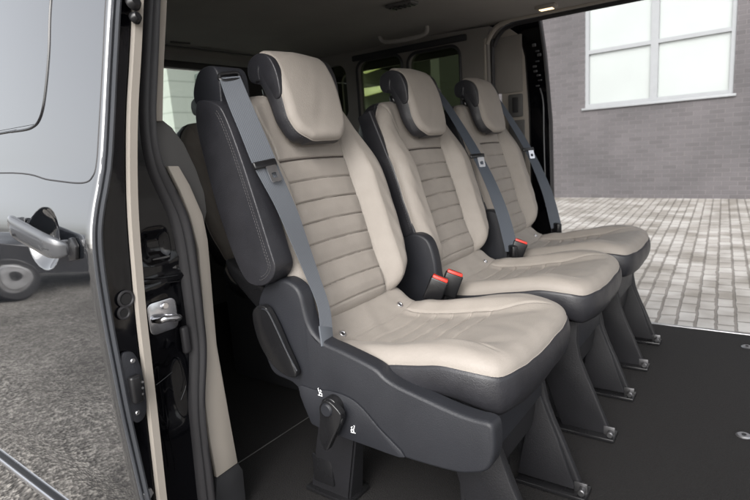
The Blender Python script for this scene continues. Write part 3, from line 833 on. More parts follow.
# near side wall behind the doorway (hidden by the door, keeps the cabin dark)
bm = bmesh.new()
panel(bm, [(-1.95, -.3), (-.47, -.3), (-.47, 1.40), (-1.95, 1.40)], [rrect(-1.80, -.60, .88, 1.29, .06)], lambda x, z: Vector((x, NY, z)), Vector((0, -.06, 0)))
nw = obj('near_side_wall', bm, TRIMG, van, ang=20)
bm = bmesh.new(); box(bm, -1.83, -.57, NY-.045, NY-.041, .86, 1.31); obj('side_window_glass', bm, TINT, nw, smooth=False)

# ---- far sliding door, slid back and standing open outside
fd = bpy.data.objects.new('far_sliding_door', None); COL.objects.link(fd); fd.parent = van
fdy0, fdy1 = 1.505, 1.57
def fdb(name, M, x0, x1, y0, y1, z0, z1, bev=.006): 
    bm = bmesh.new(); box(bm, x0, x1, y0, y1, z0, z1, bev, 3); return obj(name, bm, M, fd)
bm = bmesh.new()
panel(bm, [(-1.5, -.12), (-.215, -.12), (-.205, .3), (-.212, .9), (-.235, 1.2), (-.262, 1.40), (-1.5, 1.40)], [rrect(-1.42, -.36, .86, 1.30, .07)], lambda x, z: Vector((x, 1.52, z)), Vector((0, .06, 0)))
obj('door_shell', bm, JAMB, fd, ang=20)
bm = bmesh.new()
panel(bm, [(-1.45, -.10), (-.31, -.10), (-.30, .5), (-.305, .95), (-.32, 1.20), (-.345, 1.30), (-.41, 1.352), (-1.45, 1.352)], [rrect(-1.40, -.43, .80, 1.26, .05)], lambda x, z: Vector((x, 1.502, z)), Vector((0, .016, 0)))
dt = obj('door_trim', bm, TRIMB, fd, ang=20)
bm = bmesh.new(); box(bm, -.50, -.325, 1.494, 1.500, 1.045, 1.30, .004); obj('upper_panel', bm, TRIML, dt)
bm = bmesh.new(); box(bm, -.395, -.325, 1.490, 1.500, .93, 1.035, .006); obj('recess_panel', bm, TRIMG, dt)
bm = bmesh.new(); box(bm, -.372, -.345, 1.484, 1.489, .95, 1.02, .004); obj('pull_slot', bm, DRKINT, dt)
bm = bmesh.new(); tube(bm, spline([(x, 1.499, z) for x, z in ((-.345, .93), (-.345, 1.015), (-.357, 1.03), (-.374, 1.03))], 4), .003, 6); obj('pull_edge', bm, TRIMB, dt)
bm = bmesh.new(); box(bm, -.392, -.318, 1.488, 1.4995, .60, .915, .004); obj('lower_panel', bm, TRIMG, dt)
bm = bmesh.new(); tube(bm, spline([(x, 1.53, z) for x, z in ((-.216, -.1), (-.206, .3), (-.213, .9), (-.236, 1.2), (-.262, 1.38))], 6), .010, 8); obj('door_edge_seal', bm, RUBBER, fd)
bm = bmesh.new()
for k in range(9):
    z = 1.06+k*.022+random.uniform(-.003, .003); x = -.262-.0005*k+.012*math.sin(k*1.3)
    box(bm, x-.008, x+.010, 1.513, 1.519, z, z+random.uniform(.006, .014), .002, 1)
tube(bm, spline([(-.250, 1.516, 1.05), (-.236, 1.516, .98), (-.235, 1.516, .80), (-.228, 1.516, .5)], 5), .0035, 6)
obj('latch_fittings', bm, DZINC, fd)

# ---- near sliding door, slid back along the body: outer skin is what the camera sees
nd = bpy.data.objects.new('near_sliding_door', None); COL.objects.link(nd); nd.parent = van
ytab = [(-.20, -.545), (0, -.566), (.10, -.578), (.21, -.590), (.40, -.600), (.56, -.6035), (.66, -.6025), (.72, -.5985), (.755, -.590), (.80, -.574), (.83, -.562), (.90, -.546), (1.0, -.524), (1.11, -.499), (1.25, -.462), (1.34, -.43)]
def yskin(z): return float(sum(np.interp(z+.008*k, [a for a, _ in ytab], [b for _, b in ytab]) for k in range(-3, 4))/7)
XF = -.302
bm = bmesh.new(); rows = []
def at_skin0(px, py):
    y = -.57
    for _ in range(12):
        p = at(px, py, 'y', y); y = yskin(p.z)
    return (p.x, p.z)
CUP = at_skin0(43, 239)
zs = sorted(list(np.linspace(-.19, 1.33, 200))+list(np.linspace(CUP[1]-.066, CUP[1]+.066, 70)))
xs = [XF, XF-.003, XF-.008, XF-.02]+sorted(list(np.linspace(XF-.04, -1.75, 60))+list(np.linspace(CUP[0]+.072, CUP[0]-.072, 70)), reverse=True)
xs = [x for i_, x in enumerate(xs) if i_ == 0 or xs[i_-1]-x > 1e-5]
def bowl(x, z):
    r = math.hypot((x-CUP[0])/.066, (z-CUP[1])/.058)
    return 0 if r >= 1 else .026*(1-r**3)**1.2
for z in zs:
    y0 = yskin(z); row = []
    for x in xs:
        ed = max(0, 1-(XF-x)/.008); y = y0+.006*ed*ed+bowl(x, z)
        row.append(bm.verts.new((x, y, z)))
    rows.append(row)
for a, b in zip(rows, rows[1:]):
    for k in range(len(xs)-1): bm.faces.new((a[k], a[k+1], b[k+1], b[k]))
sk = obj('door_skin', bm, PAINT, nd, ang=80)
# window: flush dark glass panel with rounded lower front corner, and a pressed line round it
def skin_pts(pl, off, n=8):
    """polyline given as (x,z), laid on the skin"""
    return [Vector((p.x, yskin(p.z)-off, p.z)) for p in spline([(x, 0, z) for x, z in pl], n)]
def on_skin(px, py):
    y = -.57
    for _ in range(12):
        p = at(px, py, 'y', y); y = yskin(p.z)
    return (p.x, p.z)
w_in = [on_skin(*p) for p in ((51, 0), (49, 50), (45, 95), (40, 118), (31, 128), (12, 131.6), (0, 133.4))]
w_out = [on_skin(*p) for p in ((106, 0), (103, 60), (99, 130), (97, 160), (93, 176), (82, 183), (50, 180), (0, 173))]
w_in = [(w_in[0][0], 1.32)]+w_in+[(-1.6, w_in[-1][1])]
w_out = [(w_out[0][0], 1.32)]+w_out+[(-1.6, w_out[-1][1]+.002)]
bm = bmesh.new(); tube(bm, skin_pts(w_in, .0), .0028, 6); obj('window_seal', bm, BLKP, nd)
bm = bmesh.new(); tube(bm, skin_pts(w_out, -.0004), .0017, 6); obj('panel_groove', bm, RUBBER, nd)
bm = bmesh.new(); lo = skin_pts(w_in, .0016, 4)
# glass strip rows following the skin
xa = [p for p in lo]
rowz = np.linspace(w_in[-1][1]+.006, 1.31, 24); 
def xin(z):
    c = [(p.z, p.x) for p in lo if p.x > on_skin(30, 128)[0]]; c.sort(); return float(np.interp(z, [a for a, _ in c], [b for _, b in c]))
gr = []
for z in rowz:
    xf = xin(z); gr.append([bm.verts.new((xf+(-1.6-xf)*k/20, yskin(z)-.0012, z)) for k in range(21)])
for a, b in zip(gr, gr[1:]):
    for k in range(20): bm.faces.new((a[k], a[k+1], b[k+1], b[k]))
wg = obj('window_glass', bm, PAINT, nd, ang=80)
# lower chrome-edged side moulding
bm = bmesh.new()
pts = [on_skin(-60, 411), on_skin(0, 456), on_skin(30, 479), on_skin(64, 505), on_skin(90, 526)]
for (zt, r, off) in ((0, .011, .003),):
    tube(bm, skin_pts([(x, z) for x, z in pts], .002), .010, 10)
mo = obj('side_moulding', bm, BLKP, nd)
bm = bmesh.new(); tube(bm, skin_pts([(x, z+.004) for x, z in pts], .009), .0045, 8); tube(bm, skin_pts([(x, z-.022) for x, z in pts], .003), .002, 8); obj('moulding_trim', bm, CHROME, mo)
# door handle: cup recess and a bar
cupc = on_skin(44, 239)
(hx0, hz0), (hx1, hz1) = on_skin(21, 221), on_skin(73, 248)
bm = bmesh.new(); rg = []; n = 20; K = 28; mid = []
for k in range(K+1):
    t = k/K; x = hx0+(hx1-hx0)*t; z = hz0+(hz1-hz0)*t
    env = min(1, (math.sin(math.pi*min(t, 1-t)*2.4)**.5 if min(t, 1-t) < .208 else 1)); env = max(env, .02)
    out = .009+.017*env; hh = .0215*(.45+.55*env); dd = .0085*(.4+.6*env)
    c = Vector((x, yskin(z)-out, z)); mid.append(c)
    ring = []
    for q in range(n):
        a = 2*math.pi*q/n; ca, sa = math.cos(a), math.sin(a)
        ring.append(bm.verts.new(c+Vector((0, dd*math.copysign(abs(ca)**.7, ca), hh*math.copysign(abs(sa)**.7, sa)))))
    rg.append(ring)
for a, b in zip(rg, rg[1:]):
    for q in range(n): bm.faces.new((a[q], a[(q+1) % n], b[(q+1) % n], b[q]))
bm.faces.new(rg[0][::-1]); bm.faces.new(rg[-1])
for c in (mid[2], mid[-3]):
    box(bm, c.x-.010, c.x+.010, c.y, yskin(c.z)-.0002, c.z-.012, c.z+.012, .003, 2)
HNDL = mat('handle_paint', (.10, .103, .11), .2, metal=.5, coat=.7)
hd = obj('door_handle', bm, HNDL, nd, ang=80)
hb = bmesh.new(); tube(hb, [p+Vector((0, -.0076, -.003)) for p in mid[3:-3]], .0009, 6); obj('handle_crease', hb, BLKP, hd)
kb = bmesh.new(); p = mid[8]; box(kb, p.x-.014, p.x+.014, p.y-.0085, p.y-.0068, p.z-.010, p.z-.004, .0007, 1); obj('handle_button', kb, BLKP, hd)
kb = bmesh.new(); p = mid[-1]; prism(kb, [Vector((x, yskin(z)-.0005, z)) for x, z in ((p.x-.004, p.z-.022), (p.x+.022, p.z-.018), (p.x+.026, p.z+.006), (p.x+.012, p.z+.020), (p.x-.002, p.z+.018))], Vector((0, -.008, 0)), .003, 2); obj('handle_end_cap', kb, BLKP, hd)
# front edge of the door: seal strips, black jamb face, beige inner trim
YI = sorted((at(x, y, 'x', -.308).z, at(x, y, 'x', -.308).y) for y, x in ((-60, 136), (0, 134), (50, 132), (110, 128), (170, 127.5), (220, 129), (316, 137), (400, 147), (500, 158), (600, 170)))
def yin(z): return float(sum(interp(YI, z+.02*k) for k in (-2, -1, 0, 1, 2))/5)
bm = bmesh.new(); prev = None
for z in zs[::3]:
    a = bm.verts.new((XF-.004, yskin(z)+.004, z)); b = bm.verts.new((XF-.010, yskin(z)+.012, z)); c = bm.verts.new((XF-.012, yin(z)-.002, z)); d = bm.verts.new((XF-.06, yin(z)+.004, z))
    if prev:
        for k in range(3): bm.faces.new((prev[k], prev[k+1], (a, b, c, d)[k+1], (a, b, c, d)[k]))
    prev = (a, b, c, d)
je = obj('door_edge', bm, JAMB, nd, ang=40)
bm = bmesh.new(); tube(bm, [Vector((XF-.004, yskin(z)+.0065, z)) for z in zs[::4]], .0042, 8); tube(bm, [Vector((XF-.003, yskin(z)+.0165, z)) for z in zs[::4]], .0052, 8); obj('edge_seal', bm, RUBG, nd)
bm = bmesh.new(); prev = None
for z in zs[::3]:
    w = .0175
    q = [bm.verts.new(v) for v in ((-.312, yin(z)-.001, z), (-.306, yin(z)+.003, z), (-.306, yin(z)+w, z), (-.9, yin(z)+w+.004, z))]
    if prev:
        for k in range(3): bm.faces.new((prev[k], prev[k+1], q[k+1], q[k]))
    prev = q
obj('inner_trim', bm, TRIMB, nd, ang=30)
# fittings on the door edge
bm = bmesh.new()
cpl = [at(x, y, 'x', XF-.009) for x, y in ((119, 356), (126, 351), (133, 354), (140, 370), (144, 395), (144, 412), (138, 421), (131, 420), (124, 405), (119, 380))]
prism(bm, spline(cpl, 3, True), Vector((.008, 0, 0)), .002, 2); cn = obj('contact_plate', bm, PLAS, nd)
bm = bmesh.new(); p = at(136, 388, 'x', XF+.002); box(bm, p.x-.004, p.x+.012, p.y-.013, p.y+.008, p.z-.026, p.z+.026, .005, 3); obj('contact_block', bm, BLKP, cn)
bm = bmesh.new()
for k in range(3):
    q = at(142.5, 382+6*k, 'x', XF+.013); cyl(bm, q-Vector((.004, 0, 0)), q+Vector((.001, 0, 0)), .0021, n=10); obj('contact_pin', bm, CHROME, cn); bm = bmesh.new()
for px, py in ((133, 361), (138, 413)):
    q = at(px, py, 'x', XF); cyl(bm, q-Vector((.004, 0, 0)), q+Vector((.001, 0, 0)), .0045, n=14, bev=.001); obj('screw', bm, CHROME, cn); bm = bmesh.new()
for px, py, r in ((126, 299, .0135), (124, 313, .010)):
    bm = bmesh.new(); c = at(px, py, 'x', XF-.009); tube(bm, [c+Vector((0, r*math.cos(a), r*math.sin(a))) for a in [2*math.pi*k/24 for k in range(24)]], .003, 8, True)
    o = obj('drain_grommet', bm, RUBBER, nd)
    bm = bmesh.new(); cyl(bm, c-Vector((.003, 0, 0)), c+Vector((.0012, 0, 0)), r*.75, n=20); obj('grommet_core', bm, BLKP, o)
bm = bmesh.new(); c = at(146, 494, 'x', XF-.009); cyl(bm, c, c+Vector((.007, 0, 0)), .012, n=6, bev=.001); obj('hinge_bolt', bm, ZINC, nd)
bm = bmesh.new()
for px, py, r in ((132, 4, .014), (134, 19, .011)):
    c = at(px, py, 'x', XF-.002); cyl(bm, c, c+Vector((.014, 0, .004)), r, r*.8, n=20, bev=.003)
    obj('roller', bm, BLKP, nd); bm = bmesh.new()

# ---- rear edge of the near doorway: black pillar, striker, thick seal, beige trim
so = [(-.15, -.43), (.098, -.426), (.291, -.426), (.401, -.414), (.513, -.386), (.655, -.378), (.782, -.386), (.864, -.422), (.958, -.421), (1.143, -.397), (1.36, -.36)]
si = [(-.15, -.33), (.032, -.325), (.239, -.368), (.381, -.363), (.498, -.339), (.711, -.329), (.831, -.369), (.911, -.397), (1.151, -.349), (1.36, -.30)]
SEAL = [(-40, 146, 163), (0, 143, 162), (60, 139, 160), (120, 137, 157), (158, 142, 161), (182, 149, 173), (206, 163, 187), (230, 171, 195), (260, 176, 199), (290, 180, 203), (320, 184, 206), (350, 188, 209), (380, 187, 207), (410, 187, 206), (440, 190, 209), (470, 193, 214), (500, 196, 217), (560, 204, 226)]
so = sorted((at(a, y, 'x', -.372).z, at(a, y, 'x', -.372).y) for y, a, b in SEAL); si = sorted((at(b, y, 'x', -.36).z, at(b, y, 'x', -.36).y) for y, a, b in SEAL)
fo = lambda z: float(sum(interp(so, z+.012*k) for k in range(-3, 4))/7)
fi = lambda z: float(sum(interp(si, z+.012*k) for k in range(-3, 4))/7)
bm = bmesh.new(); prev = None
for z in np.linspace(-.2, 1.36, 140):
    o_, i_ = fo(z), fi(z); w = i_-o_
    P = [(-.392, o_), (-.376, o_-.002), (-.364, o_+w*.10), (-.358, o_+w*.22), (-.356, o_+w*.36), (-.362, o_+w*.46), (-.3605, o_+w*.52), (-.354, o_+w*.62), (-.353, o_+w*.78), (-.360, o_+w*.92), (-.375, i_), (-.40, i_)]
    q = [bm.verts.new((x, y, z)) for x, y in P]
    if prev:
        for k in range(len(q)-1): bm.faces.new((prev[k], prev[k+1], q[k+1], q[k]))
    prev = q
obj('doorway_seal', bm, RUBBER, van, ang=60)
# black pillar face with pressed shapes
bm = bmesh.new(); G = []
for z in np.linspace(-.2, 1.36, 160):
    row = []
    for k in range(24):
        t = k/23; ya = yin(z)+.012; y = ya+(fo(z)+.02-ya)*t
        x = -.372
        d = math.hypot((y+.46)/.05, (z-.545)/.10); x += .010*math.exp(-d**4)               # raised striker pad
        x -= .016*math.exp(-(((y+.455)/.028)**4+((z-.37)/.07)**4))                          # recess under it
        x += .008*math.exp(-(((z-.60-.12*(y+.45))/.008)**2))+.006*math.exp(-(((z-.64)/.006)**2))
        x -= .014*math.exp(-(((y+.44)/.026)**6+((z-.675)/.026)**6))
        row.append(bm.verts.new((x, y, z)))
    G.append(row)
for a, b in zip(G, G[1:]):
    for k in range(23): bm.faces.new((a[k], a[k+1], b[k+1], b[k]))
pl_ = obj('rear_pillar', bm, JAMB, van, ang=80); md = pl_.modifiers.new('s', 'SOLIDIFY'); md.thickness = .003; md.offset = -1
bm = bmesh.new()
c = at(165, 268, 'x', -.372)
prism(bm, [c+Vector((0, y, z)) for y, z in rrect(-.030, .024, -.026, .024, .008)], Vector((.004, 0, 0)), .001, 1); obj('blanking_patch', bm, TRIMG, pl_)
bm = bmesh.new()
c = at(163, 315, 'x', -.358)
prism(bm, [c+Vector((0, y, z)) for y, z in rrect(-.034, .030, -.034, .031, .013)], Vector((.004, 0, 0)), .0012, 2)
st_ = obj('striker', bm, CHROME, pl_)
bm = bmesh.new()
cc = c+Vector((.006, 0, 0))
tube(bm, spline([cc+Vector((0, -.024, -.004)), cc+Vector((.016, -.022, -.002)), cc+Vector((.024, -.012, 0)), cc+Vector((.024, .012, -.006)), cc+Vector((.014, .020, -.008)), cc+Vector((-.002, .022, -.008))], 5), .0065, 12)
cyl(bm, cc+Vector((-.002, .004, .019)), cc+Vector((.003, .004, .019)), .007, n=20, bev=.001)
obj('striker_loop', bm, CHROME, st_)
bm = bmesh.new(); box(bm, -.366, -.352, c.y+.034, c.y+.052, .44, .50, .006, 3); obj('rubber_buffer', bm, RUBBER, pl_)
# bright edges of pressed metal
bm = bmesh.new()
for P in (((145, 279), (160, 278), (178, 275)), ((144, 286), (165, 283), (180, 281)), ((181, 400), (186, 385), (184, 372), (180, 360)), ((156, 385), (165, 378), (172, 372)), ((158, 410), (168, 430), (175, 470))):
    tube(bm, spline([at(x, y, 'x', -.357) for x, y in P], 5), .0012, 6)
    obj('pressed_edge', bm, JAMB, pl_); bm = bmesh.new()
# beige trim inside the seal, lower part and thin upper strip
bm = bmesh.new()
Pb = [(168, 166), (179, 166), (190, 185), (203, 215), (208, 240), (210, 262), (213, 300), (217, 345), (224, 385), (231, 425), (238, 463), (217, 478), (210, 440), (205, 400), (203, 350), (203, 300), (199, 250), (190, 215), (180, 190)]
prism(bm, [at(x, y, 'x', -.372) for x, y in Pb], Vector((-.012, 0, 0)), .002, 2); obj('pillar_trim', bm, TRIMB, van)
bm = bmesh.new(); prism(bm, [at(x, y, 'x', -.374) for x, y in ((155, -40), (169, -40), (167, 10), (164, 70), (163, 121), (152, 121))], Vector((-.012, 0, 0)), .002, 2); obj('pillar_trim', bm, TRIMB, van)
bm = bmesh.new(); prism(bm, [at(x, y, 'x', -.390) for x, y in ((154, 118), (163, 120), (172, 127), (184, 143), (196, 168), (205, 194), (207, 212), (203, 232), (190, 235), (150, 170))], Vector((-.03, 0, 0)), .003, 2); obj('lower_trim', bm, TRIMG, van)
bm = bmesh.new(); prism(bm, [at(x, y, 'x', -.376) for x, y in ((217, 478), (238, 463), (243, 470), (248, 520), (215, 520))], Vector((-.02, 0, 0)), .002, 2); obj('scuff_plate', bm, TRIMG if False else DRKINT, van)
# near side interior quarter panels behind the nearest seat
bm = bmesh.new(); box(bm, -1.94, -.47, NY+.002, NY+.05, 0, .62, .02); obj('quarter_panel', bm, TRIMG, van)

# ================================================================== SETTING
def sheet(name, x0, x1, y0, y1, z, M):
    bm = bmesh.new(); vs = [bm.verts.new(p) for p in ((x0, y0, z), (x1, y0, z), (x1, y1, z), (x0, y1, z))]; bm.faces.new(vs)
    return tag(obj(name, bm, M, None, smooth=False), kind='structure')
# gravelly asphalt
GA = bpy.data.materials.new('gravel_asphalt'); GA.use_nodes = True
def _ga():
    n = GA.node_tree.nodes; l = GA.node_tree.links; b = n['Principled BSDF']; tc = n.new('ShaderNodeTexCoord')
    v = n.new('ShaderNodeTexVoronoi'); v.inputs['Scale'].default_value = 85; l.new(tc.outputs['Object'], v.inputs['Vector'])
    nz = n.new('ShaderNodeTexNoise'); nz.inputs['Scale'].default_value = 1.3; nz.inputs['Detail'].default_value = 9; l.new(tc.outputs['Object'], nz.inputs['Vector'])
    r = n.new('ShaderNodeValToRGB'); e = r.color_ramp.elements
    e[0].color = (.055, .050, .045, 1); e[1].color = (.50, .475, .44, 1); e.new(.55).color = (.19, .178, .165, 1)
    sp = n.new('ShaderNodeSeparateColor'); l.new(v.outputs['Color'], sp.inputs[0]); l.new(sp.outputs[0], r.inputs['Fac'])
    mx = n.new('ShaderNodeMix'); mx.data_type = 'RGBA'; mx.blend_type = 'MULTIPLY'; mx.inputs[0].default_value = .7
    r2 = n.new('ShaderNodeValToRGB'); r2.color_ramp.elements[0].color = (.55, .53, .5, 1); r2.color_ramp.elements[1].color = (1.2, 1.18, 1.15, 1); r2.color_ramp.elements[0].position = .35; r2.color_ramp.elements[1].position = .65
    l.new(nz.outputs['Fac'], r2.inputs['Fac']); l.new(r.outputs['Color'], mx.inputs[6]); l.new(r2.outputs['Color'], mx.inputs[7]); l.new(mx.outputs[2], b.inputs['Base Color'])
    bp = n.new('ShaderNodeBump'); bp.inputs['Distance'].default_value = .01; bp.invert = True; l.new(v.outputs['Distance'], bp.inputs['Height']); l.new(bp.outputs['Normal'], b.inputs['Normal'])
    b.inputs['Roughness'].default_value = .85
_ga()
sheet('ground', -300, 300, -300, 300, -.5, GA)
# light block paving beyond the far doorway
PV = bpy.data.materials.new('block_paving'); PV.use_nodes = True
def _pv():
    n = PV.node_tree.nodes; l = PV.node_tree.links; b = n['Principled BSDF']; tc = n.new('ShaderNodeTexCoord')
    mp = n.new('ShaderNodeMapping'); mp.inputs['Rotation'].default_value = (0, 0, R(90-3)); l.new(tc.outputs['Object'], mp.inputs['Vector'])
    dn = n.new('ShaderNodeTexNoise'); dn.inputs['Scale'].default_value = 9; l.new(mp.outputs[0], dn.inputs['Vector'])
    va = n.new('ShaderNodeMix'); va.data_type = 'VECTOR'; va.inputs[0].default_value = .028; l.new(mp.outputs[0], va.inputs[4]); l.new(dn.outputs['Color'], va.inputs[5])
    br = n.new('ShaderNodeTexBrick'); br.inputs['Scale'].default_value = 1; br.inputs['Brick Width'].default_value = .21; br.inputs['Row Height'].default_value = .112
    br.inputs['Mortar Size'].default_value = .0105; br.inputs['Mortar Smooth'].default_value = .35; br.inputs['Bias'].default_value = -.35
    br.inputs['Color1'].default_value = (.37, .355, .335, 1); br.inputs['Color2'].default_value = (.235, .215, .19, 1); br.inputs['Mortar'].default_value = (.185, .170, .155, 1)
    l.new(va.outputs[1], br.inputs['Vector'])
    nz = n.new('ShaderNodeTexNoise'); nz.inputs['Scale'].default_value = 2.2; nz.inputs['Detail'].default_value = 8; l.new(tc.outputs['Object'], nz.inputs['Vector'])
    r2 = n.new('ShaderNodeValToRGB'); r2.color_ramp.elements[0].color = (.62, .60, .57, 1); r2.color_ramp.elements[1].color = (1.1, 1.1, 1.1, 1); r2.color_ramp.elements[0].position = .35; r2.color_ramp.elements[1].position = .6
    l.new(nz.outputs['Fac'], r2.inputs['Fac'])
    mx = n.new('ShaderNodeMix'); mx.data_type = 'RGBA'; mx.blend_type = 'MULTIPLY'; mx.inputs[0].default_value = 1
    l.new(br.outputs['Color'], mx.inputs[6]); l.new(r2.outputs['Color'], mx.inputs[7]); l.new(mx.outputs[2], b.inputs['Base Color'])
    bp = n.new('ShaderNodeBump'); bp.invert = True; bp.inputs['Distance'].default_value = .008; l.new(br.outputs['Fac'], bp.inputs['Height']); l.new(bp.outputs['Normal'], b.inputs['Normal'])
    b.inputs['Roughness'].default_value = .8
_pv()
sheet('paving', -30, 40, .6, 10.9, -.496, PV)

# brick building beyond
BK = bpy.data.materials.new('grey_brick'); BK.use_nodes = True
def _bk():
    n = BK.node_tree.nodes; l = BK.node_tree.links; b = n['Principled BSDF']; tc = n.new('ShaderNodeTexCoord')
    sp = n.new('ShaderNodeSeparateXYZ'); cb = n.new('ShaderNodeCombineXYZ'); l.new(tc.outputs['Object'], sp.inputs[0]); l.new(sp.outputs['X'], cb.inputs['X']); l.new(sp.outputs['Z'], cb.inputs['Y'])
    br = n.new('ShaderNodeTexBrick'); br.inputs['Scale'].default_value = 1; br.inputs['Brick Width'].default_value = .24; br.inputs['Row Height'].default_value = .078
    br.inputs['Mortar Size'].default_value = .0045; br.inputs['Mortar Smooth'].default_value = .2; br.inputs['Bias'].default_value = 0
    br.inputs['Color1'].default_value = (.098, .092, .096, 1); br.inputs['Color2'].default_value = (.080, .075, .078, 1); br.inputs['Mortar'].default_value = (.150, .142, .146, 1)
    l.new(cb.outputs[0], br.inputs['Vector'])
    nz = n.new('ShaderNodeTexNoise'); nz.inputs['Scale'].default_value = .8; nz.inputs['Detail'].default_value = 8; l.new(tc.outputs['Object'], nz.inputs['Vector'])
    r2 = n.new('ShaderNodeValToRGB'); r2.color_ramp.elements[0].color = (.8, .8, .8, 1); r2.color_ramp.elements[1].color = (1.15, 1.13, 1.13, 1); r2.color_ramp.elements[0].position = .35; r2.color_ramp.elements[1].position = .65
    l.new(nz.outputs['Fac'], r2.inputs['Fac'])
    mx = n.new('ShaderNodeMix'); mx.data_type = 'RGBA'; mx.blend_type = 'MULTIPLY'; mx.inputs[0].default_value = 1
    l.new(br.outputs['Color'], mx.inputs[6]); l.new(r2.outputs['Color'], mx.inputs[7]); l.new(mx.outputs[2], b.inputs['Base Color'])
    bp = n.new('ShaderNodeBump'); bp.invert = True; bp.inputs['Distance'].default_value = .008; l.new(br.outputs['Fac'], bp.inputs['Height']); l.new(bp.outputs['Normal'], b.inputs['Normal'])
    b.inputs['Roughness'].default_value = .85
_bk()
bd = empty('brick_building', (-1.17, 10.37, -.5), 'grey brick building with a large white-framed window beyond the paving', 'building')
bd.rotation_euler = (0, 0, -.1)
bm = bmesh.new()
panel(bm, [(-4.6, -.1), (14, -.1), (14, 8), (-4.6, 8)], [[(-1.20, 1.80), (1.30, 1.80), (1.30, 4.9), (-1.20, 4.9)]], lambda x, z: Vector((x, 0, z)), Vector((0, .35, 0)))
obj('brick_wall', bm, BK, bd, smooth=False)
WM = mat('white_frame', (.25, .26, .27), .5, var=.03)
PANE = mat('painted_sky_pane', (.33, .355, .35), .12, spec=.7, var=.04, vscale=1.2)  # pale base colour stands in for the sky reflected in dark glass
wn = bpy.data.objects.new('window', None); COL.objects.link(wn); wn.parent = bd
bm = bmesh.new()
holes = []
for k in range(2):
    for j in range(3):
        x0 = -1.13+k*1.245; z0 = 1.87+j*1.02; holes.append([(x0, z0), (x0+1.12, z0), (x0+1.12, z0+.95), (x0, z0+.95)])
panel(bm, [(-1.20, 1.80), (1.30, 1.80), (1.30, 4.9), (-1.20, 4.9)], holes, lambda x, z: Vector((x, .02, z)), Vector((0, .10, 0)))
fr_ = obj('window_frame', bm, WM, wn, smooth=False)
bm = bmesh.new(); box(bm, -1.25, 1.35, -.045, .06, 1.755, 1.798, .005); obj('window_sill', bm, WM, wn)
for h in holes:
    bm = bmesh.new(); box(bm, h[0][0]-.01, h[1][0]+.01, .075, .085, h[0][1]-.01, h[2][1]+.01); obj('pane', bm, PANE, wn, smooth=False)
# darker workshop beside it with lit strip lamps, seen through the tinted side window
GR = mat('green_cladding', (.05, .055, .042), .6, var=.2, vscale=1)
sh = empty('workshop', (-9, 9, -.5), 'dark green workshop with yellow strip lamps, seen through the far side windows', 'building')
bm = bmesh.new()
def rb(x0, x1, y0, y1, z0, z1): box(bm, x0, x1, y0, y1, z0, z1)
rb(-8, 4, 3.0, 3.2, 0, 6); rb(-8, 4, 0, 3.0, 5.0, 5.2); rb(-8.2, -8.001, 0, 3.2, 0, 5.2); rb(4.001, 4.2, 0, 3.2, 0, 5.2); rb(-8, 4, 0, .2, 3.9, 4.999)
obj('wall', bm, GR, sh, smooth=False)
STRIP = bpy.data.materials.new('strip_light'); STRIP.use_nodes = True
STRIP.node_tree.nodes['Principled BSDF'].inputs['Emission Color'].default_value = (.80, .86, .22, 1); STRIP.node_tree.nodes['Principled BSDF'].inputs['Emission Strength'].default_value = .55
for (px, py, L, tilt) in ((379, 66, .95, -8), (379, 90, .9, -6), (369, 90, .8, 0), (452, 79, .45, 0)):
    p = at(px, py, 'y', 10.6)
    bm = bmesh.new(); box(bm, -L/2, L/2, -.05, .05, -.06, .06, .02); xform(bm, bm.verts[:], Matrix.Translation(p-Vector((-9, 9, -.5))) @ Matrix.Rotation(R(tilt), 4, 'Y'))
    obj('strip_lamp', bm, STRIP, sh)
# pale plank-clad house seen through the rear window, with a downpipe
SD = bpy.data.materials.new('pale_planks'); SD.use_nodes = True
def _sd():
    n = SD.node_tree.nodes; l = SD.node_tree.links; b = n['Principled BSDF']; tc = n.new('ShaderNodeTexCoord')
    w = n.new('ShaderNodeTexWave'); w.wave_profile = 'SAW'; w.bands_direction = 'Z'; w.inputs['Scale'].default_value = 1.15; l.new(tc.outputs['Object'], w.inputs['Vector'])
    r = n.new('ShaderNodeValToRGB'); r.color_ramp.elements[0].color = (.26, .28, .25, 1); r.color_ramp.elements[1].color = (.42, .44, .40, 1); r.color_ramp.elements[1].position = .12
    l.new(w.outputs['Fac'], r.inputs['Fac']); l.new(r.outputs['Color'], b.inputs['Base Color'])
    bp = n.new('ShaderNodeBump'); bp.inputs['Distance'].default_value = .02; l.new(w.outputs['Fac'], bp.inputs['Height']); l.new(bp.outputs['Normal'], b.inputs['Normal'])
    b.inputs['Roughness'].default_value = .7
_sd()
p0 = at(166, 66, 'x', -8.0); p1 = at(250, 58, 'x', -8.0)
hs_ = empty('plank_house', (-8, p0.y, -.5), 'pale plank-clad house with a dark downpipe, seen through the rear window', 'house')
bm = bmesh.new(); box(bm, -4, 0, .0, 9, 0, p1.z+.62, .01); obj('wall', bm, SD, hs_, smooth=False)
bm = bmesh.new(); box(bm, .01, .12, .55, .95, 0, p0.z+.40, .03); obj('downpipe', bm, mat('dark_pipe', (.10, .12, .11), .6), hs_)
bm = bmesh.new(); box(bm, -4.2, .2, -.2, 9.2, p1.z+.625, p1.z+.75, .02); obj('roof', bm, GR, hs_)

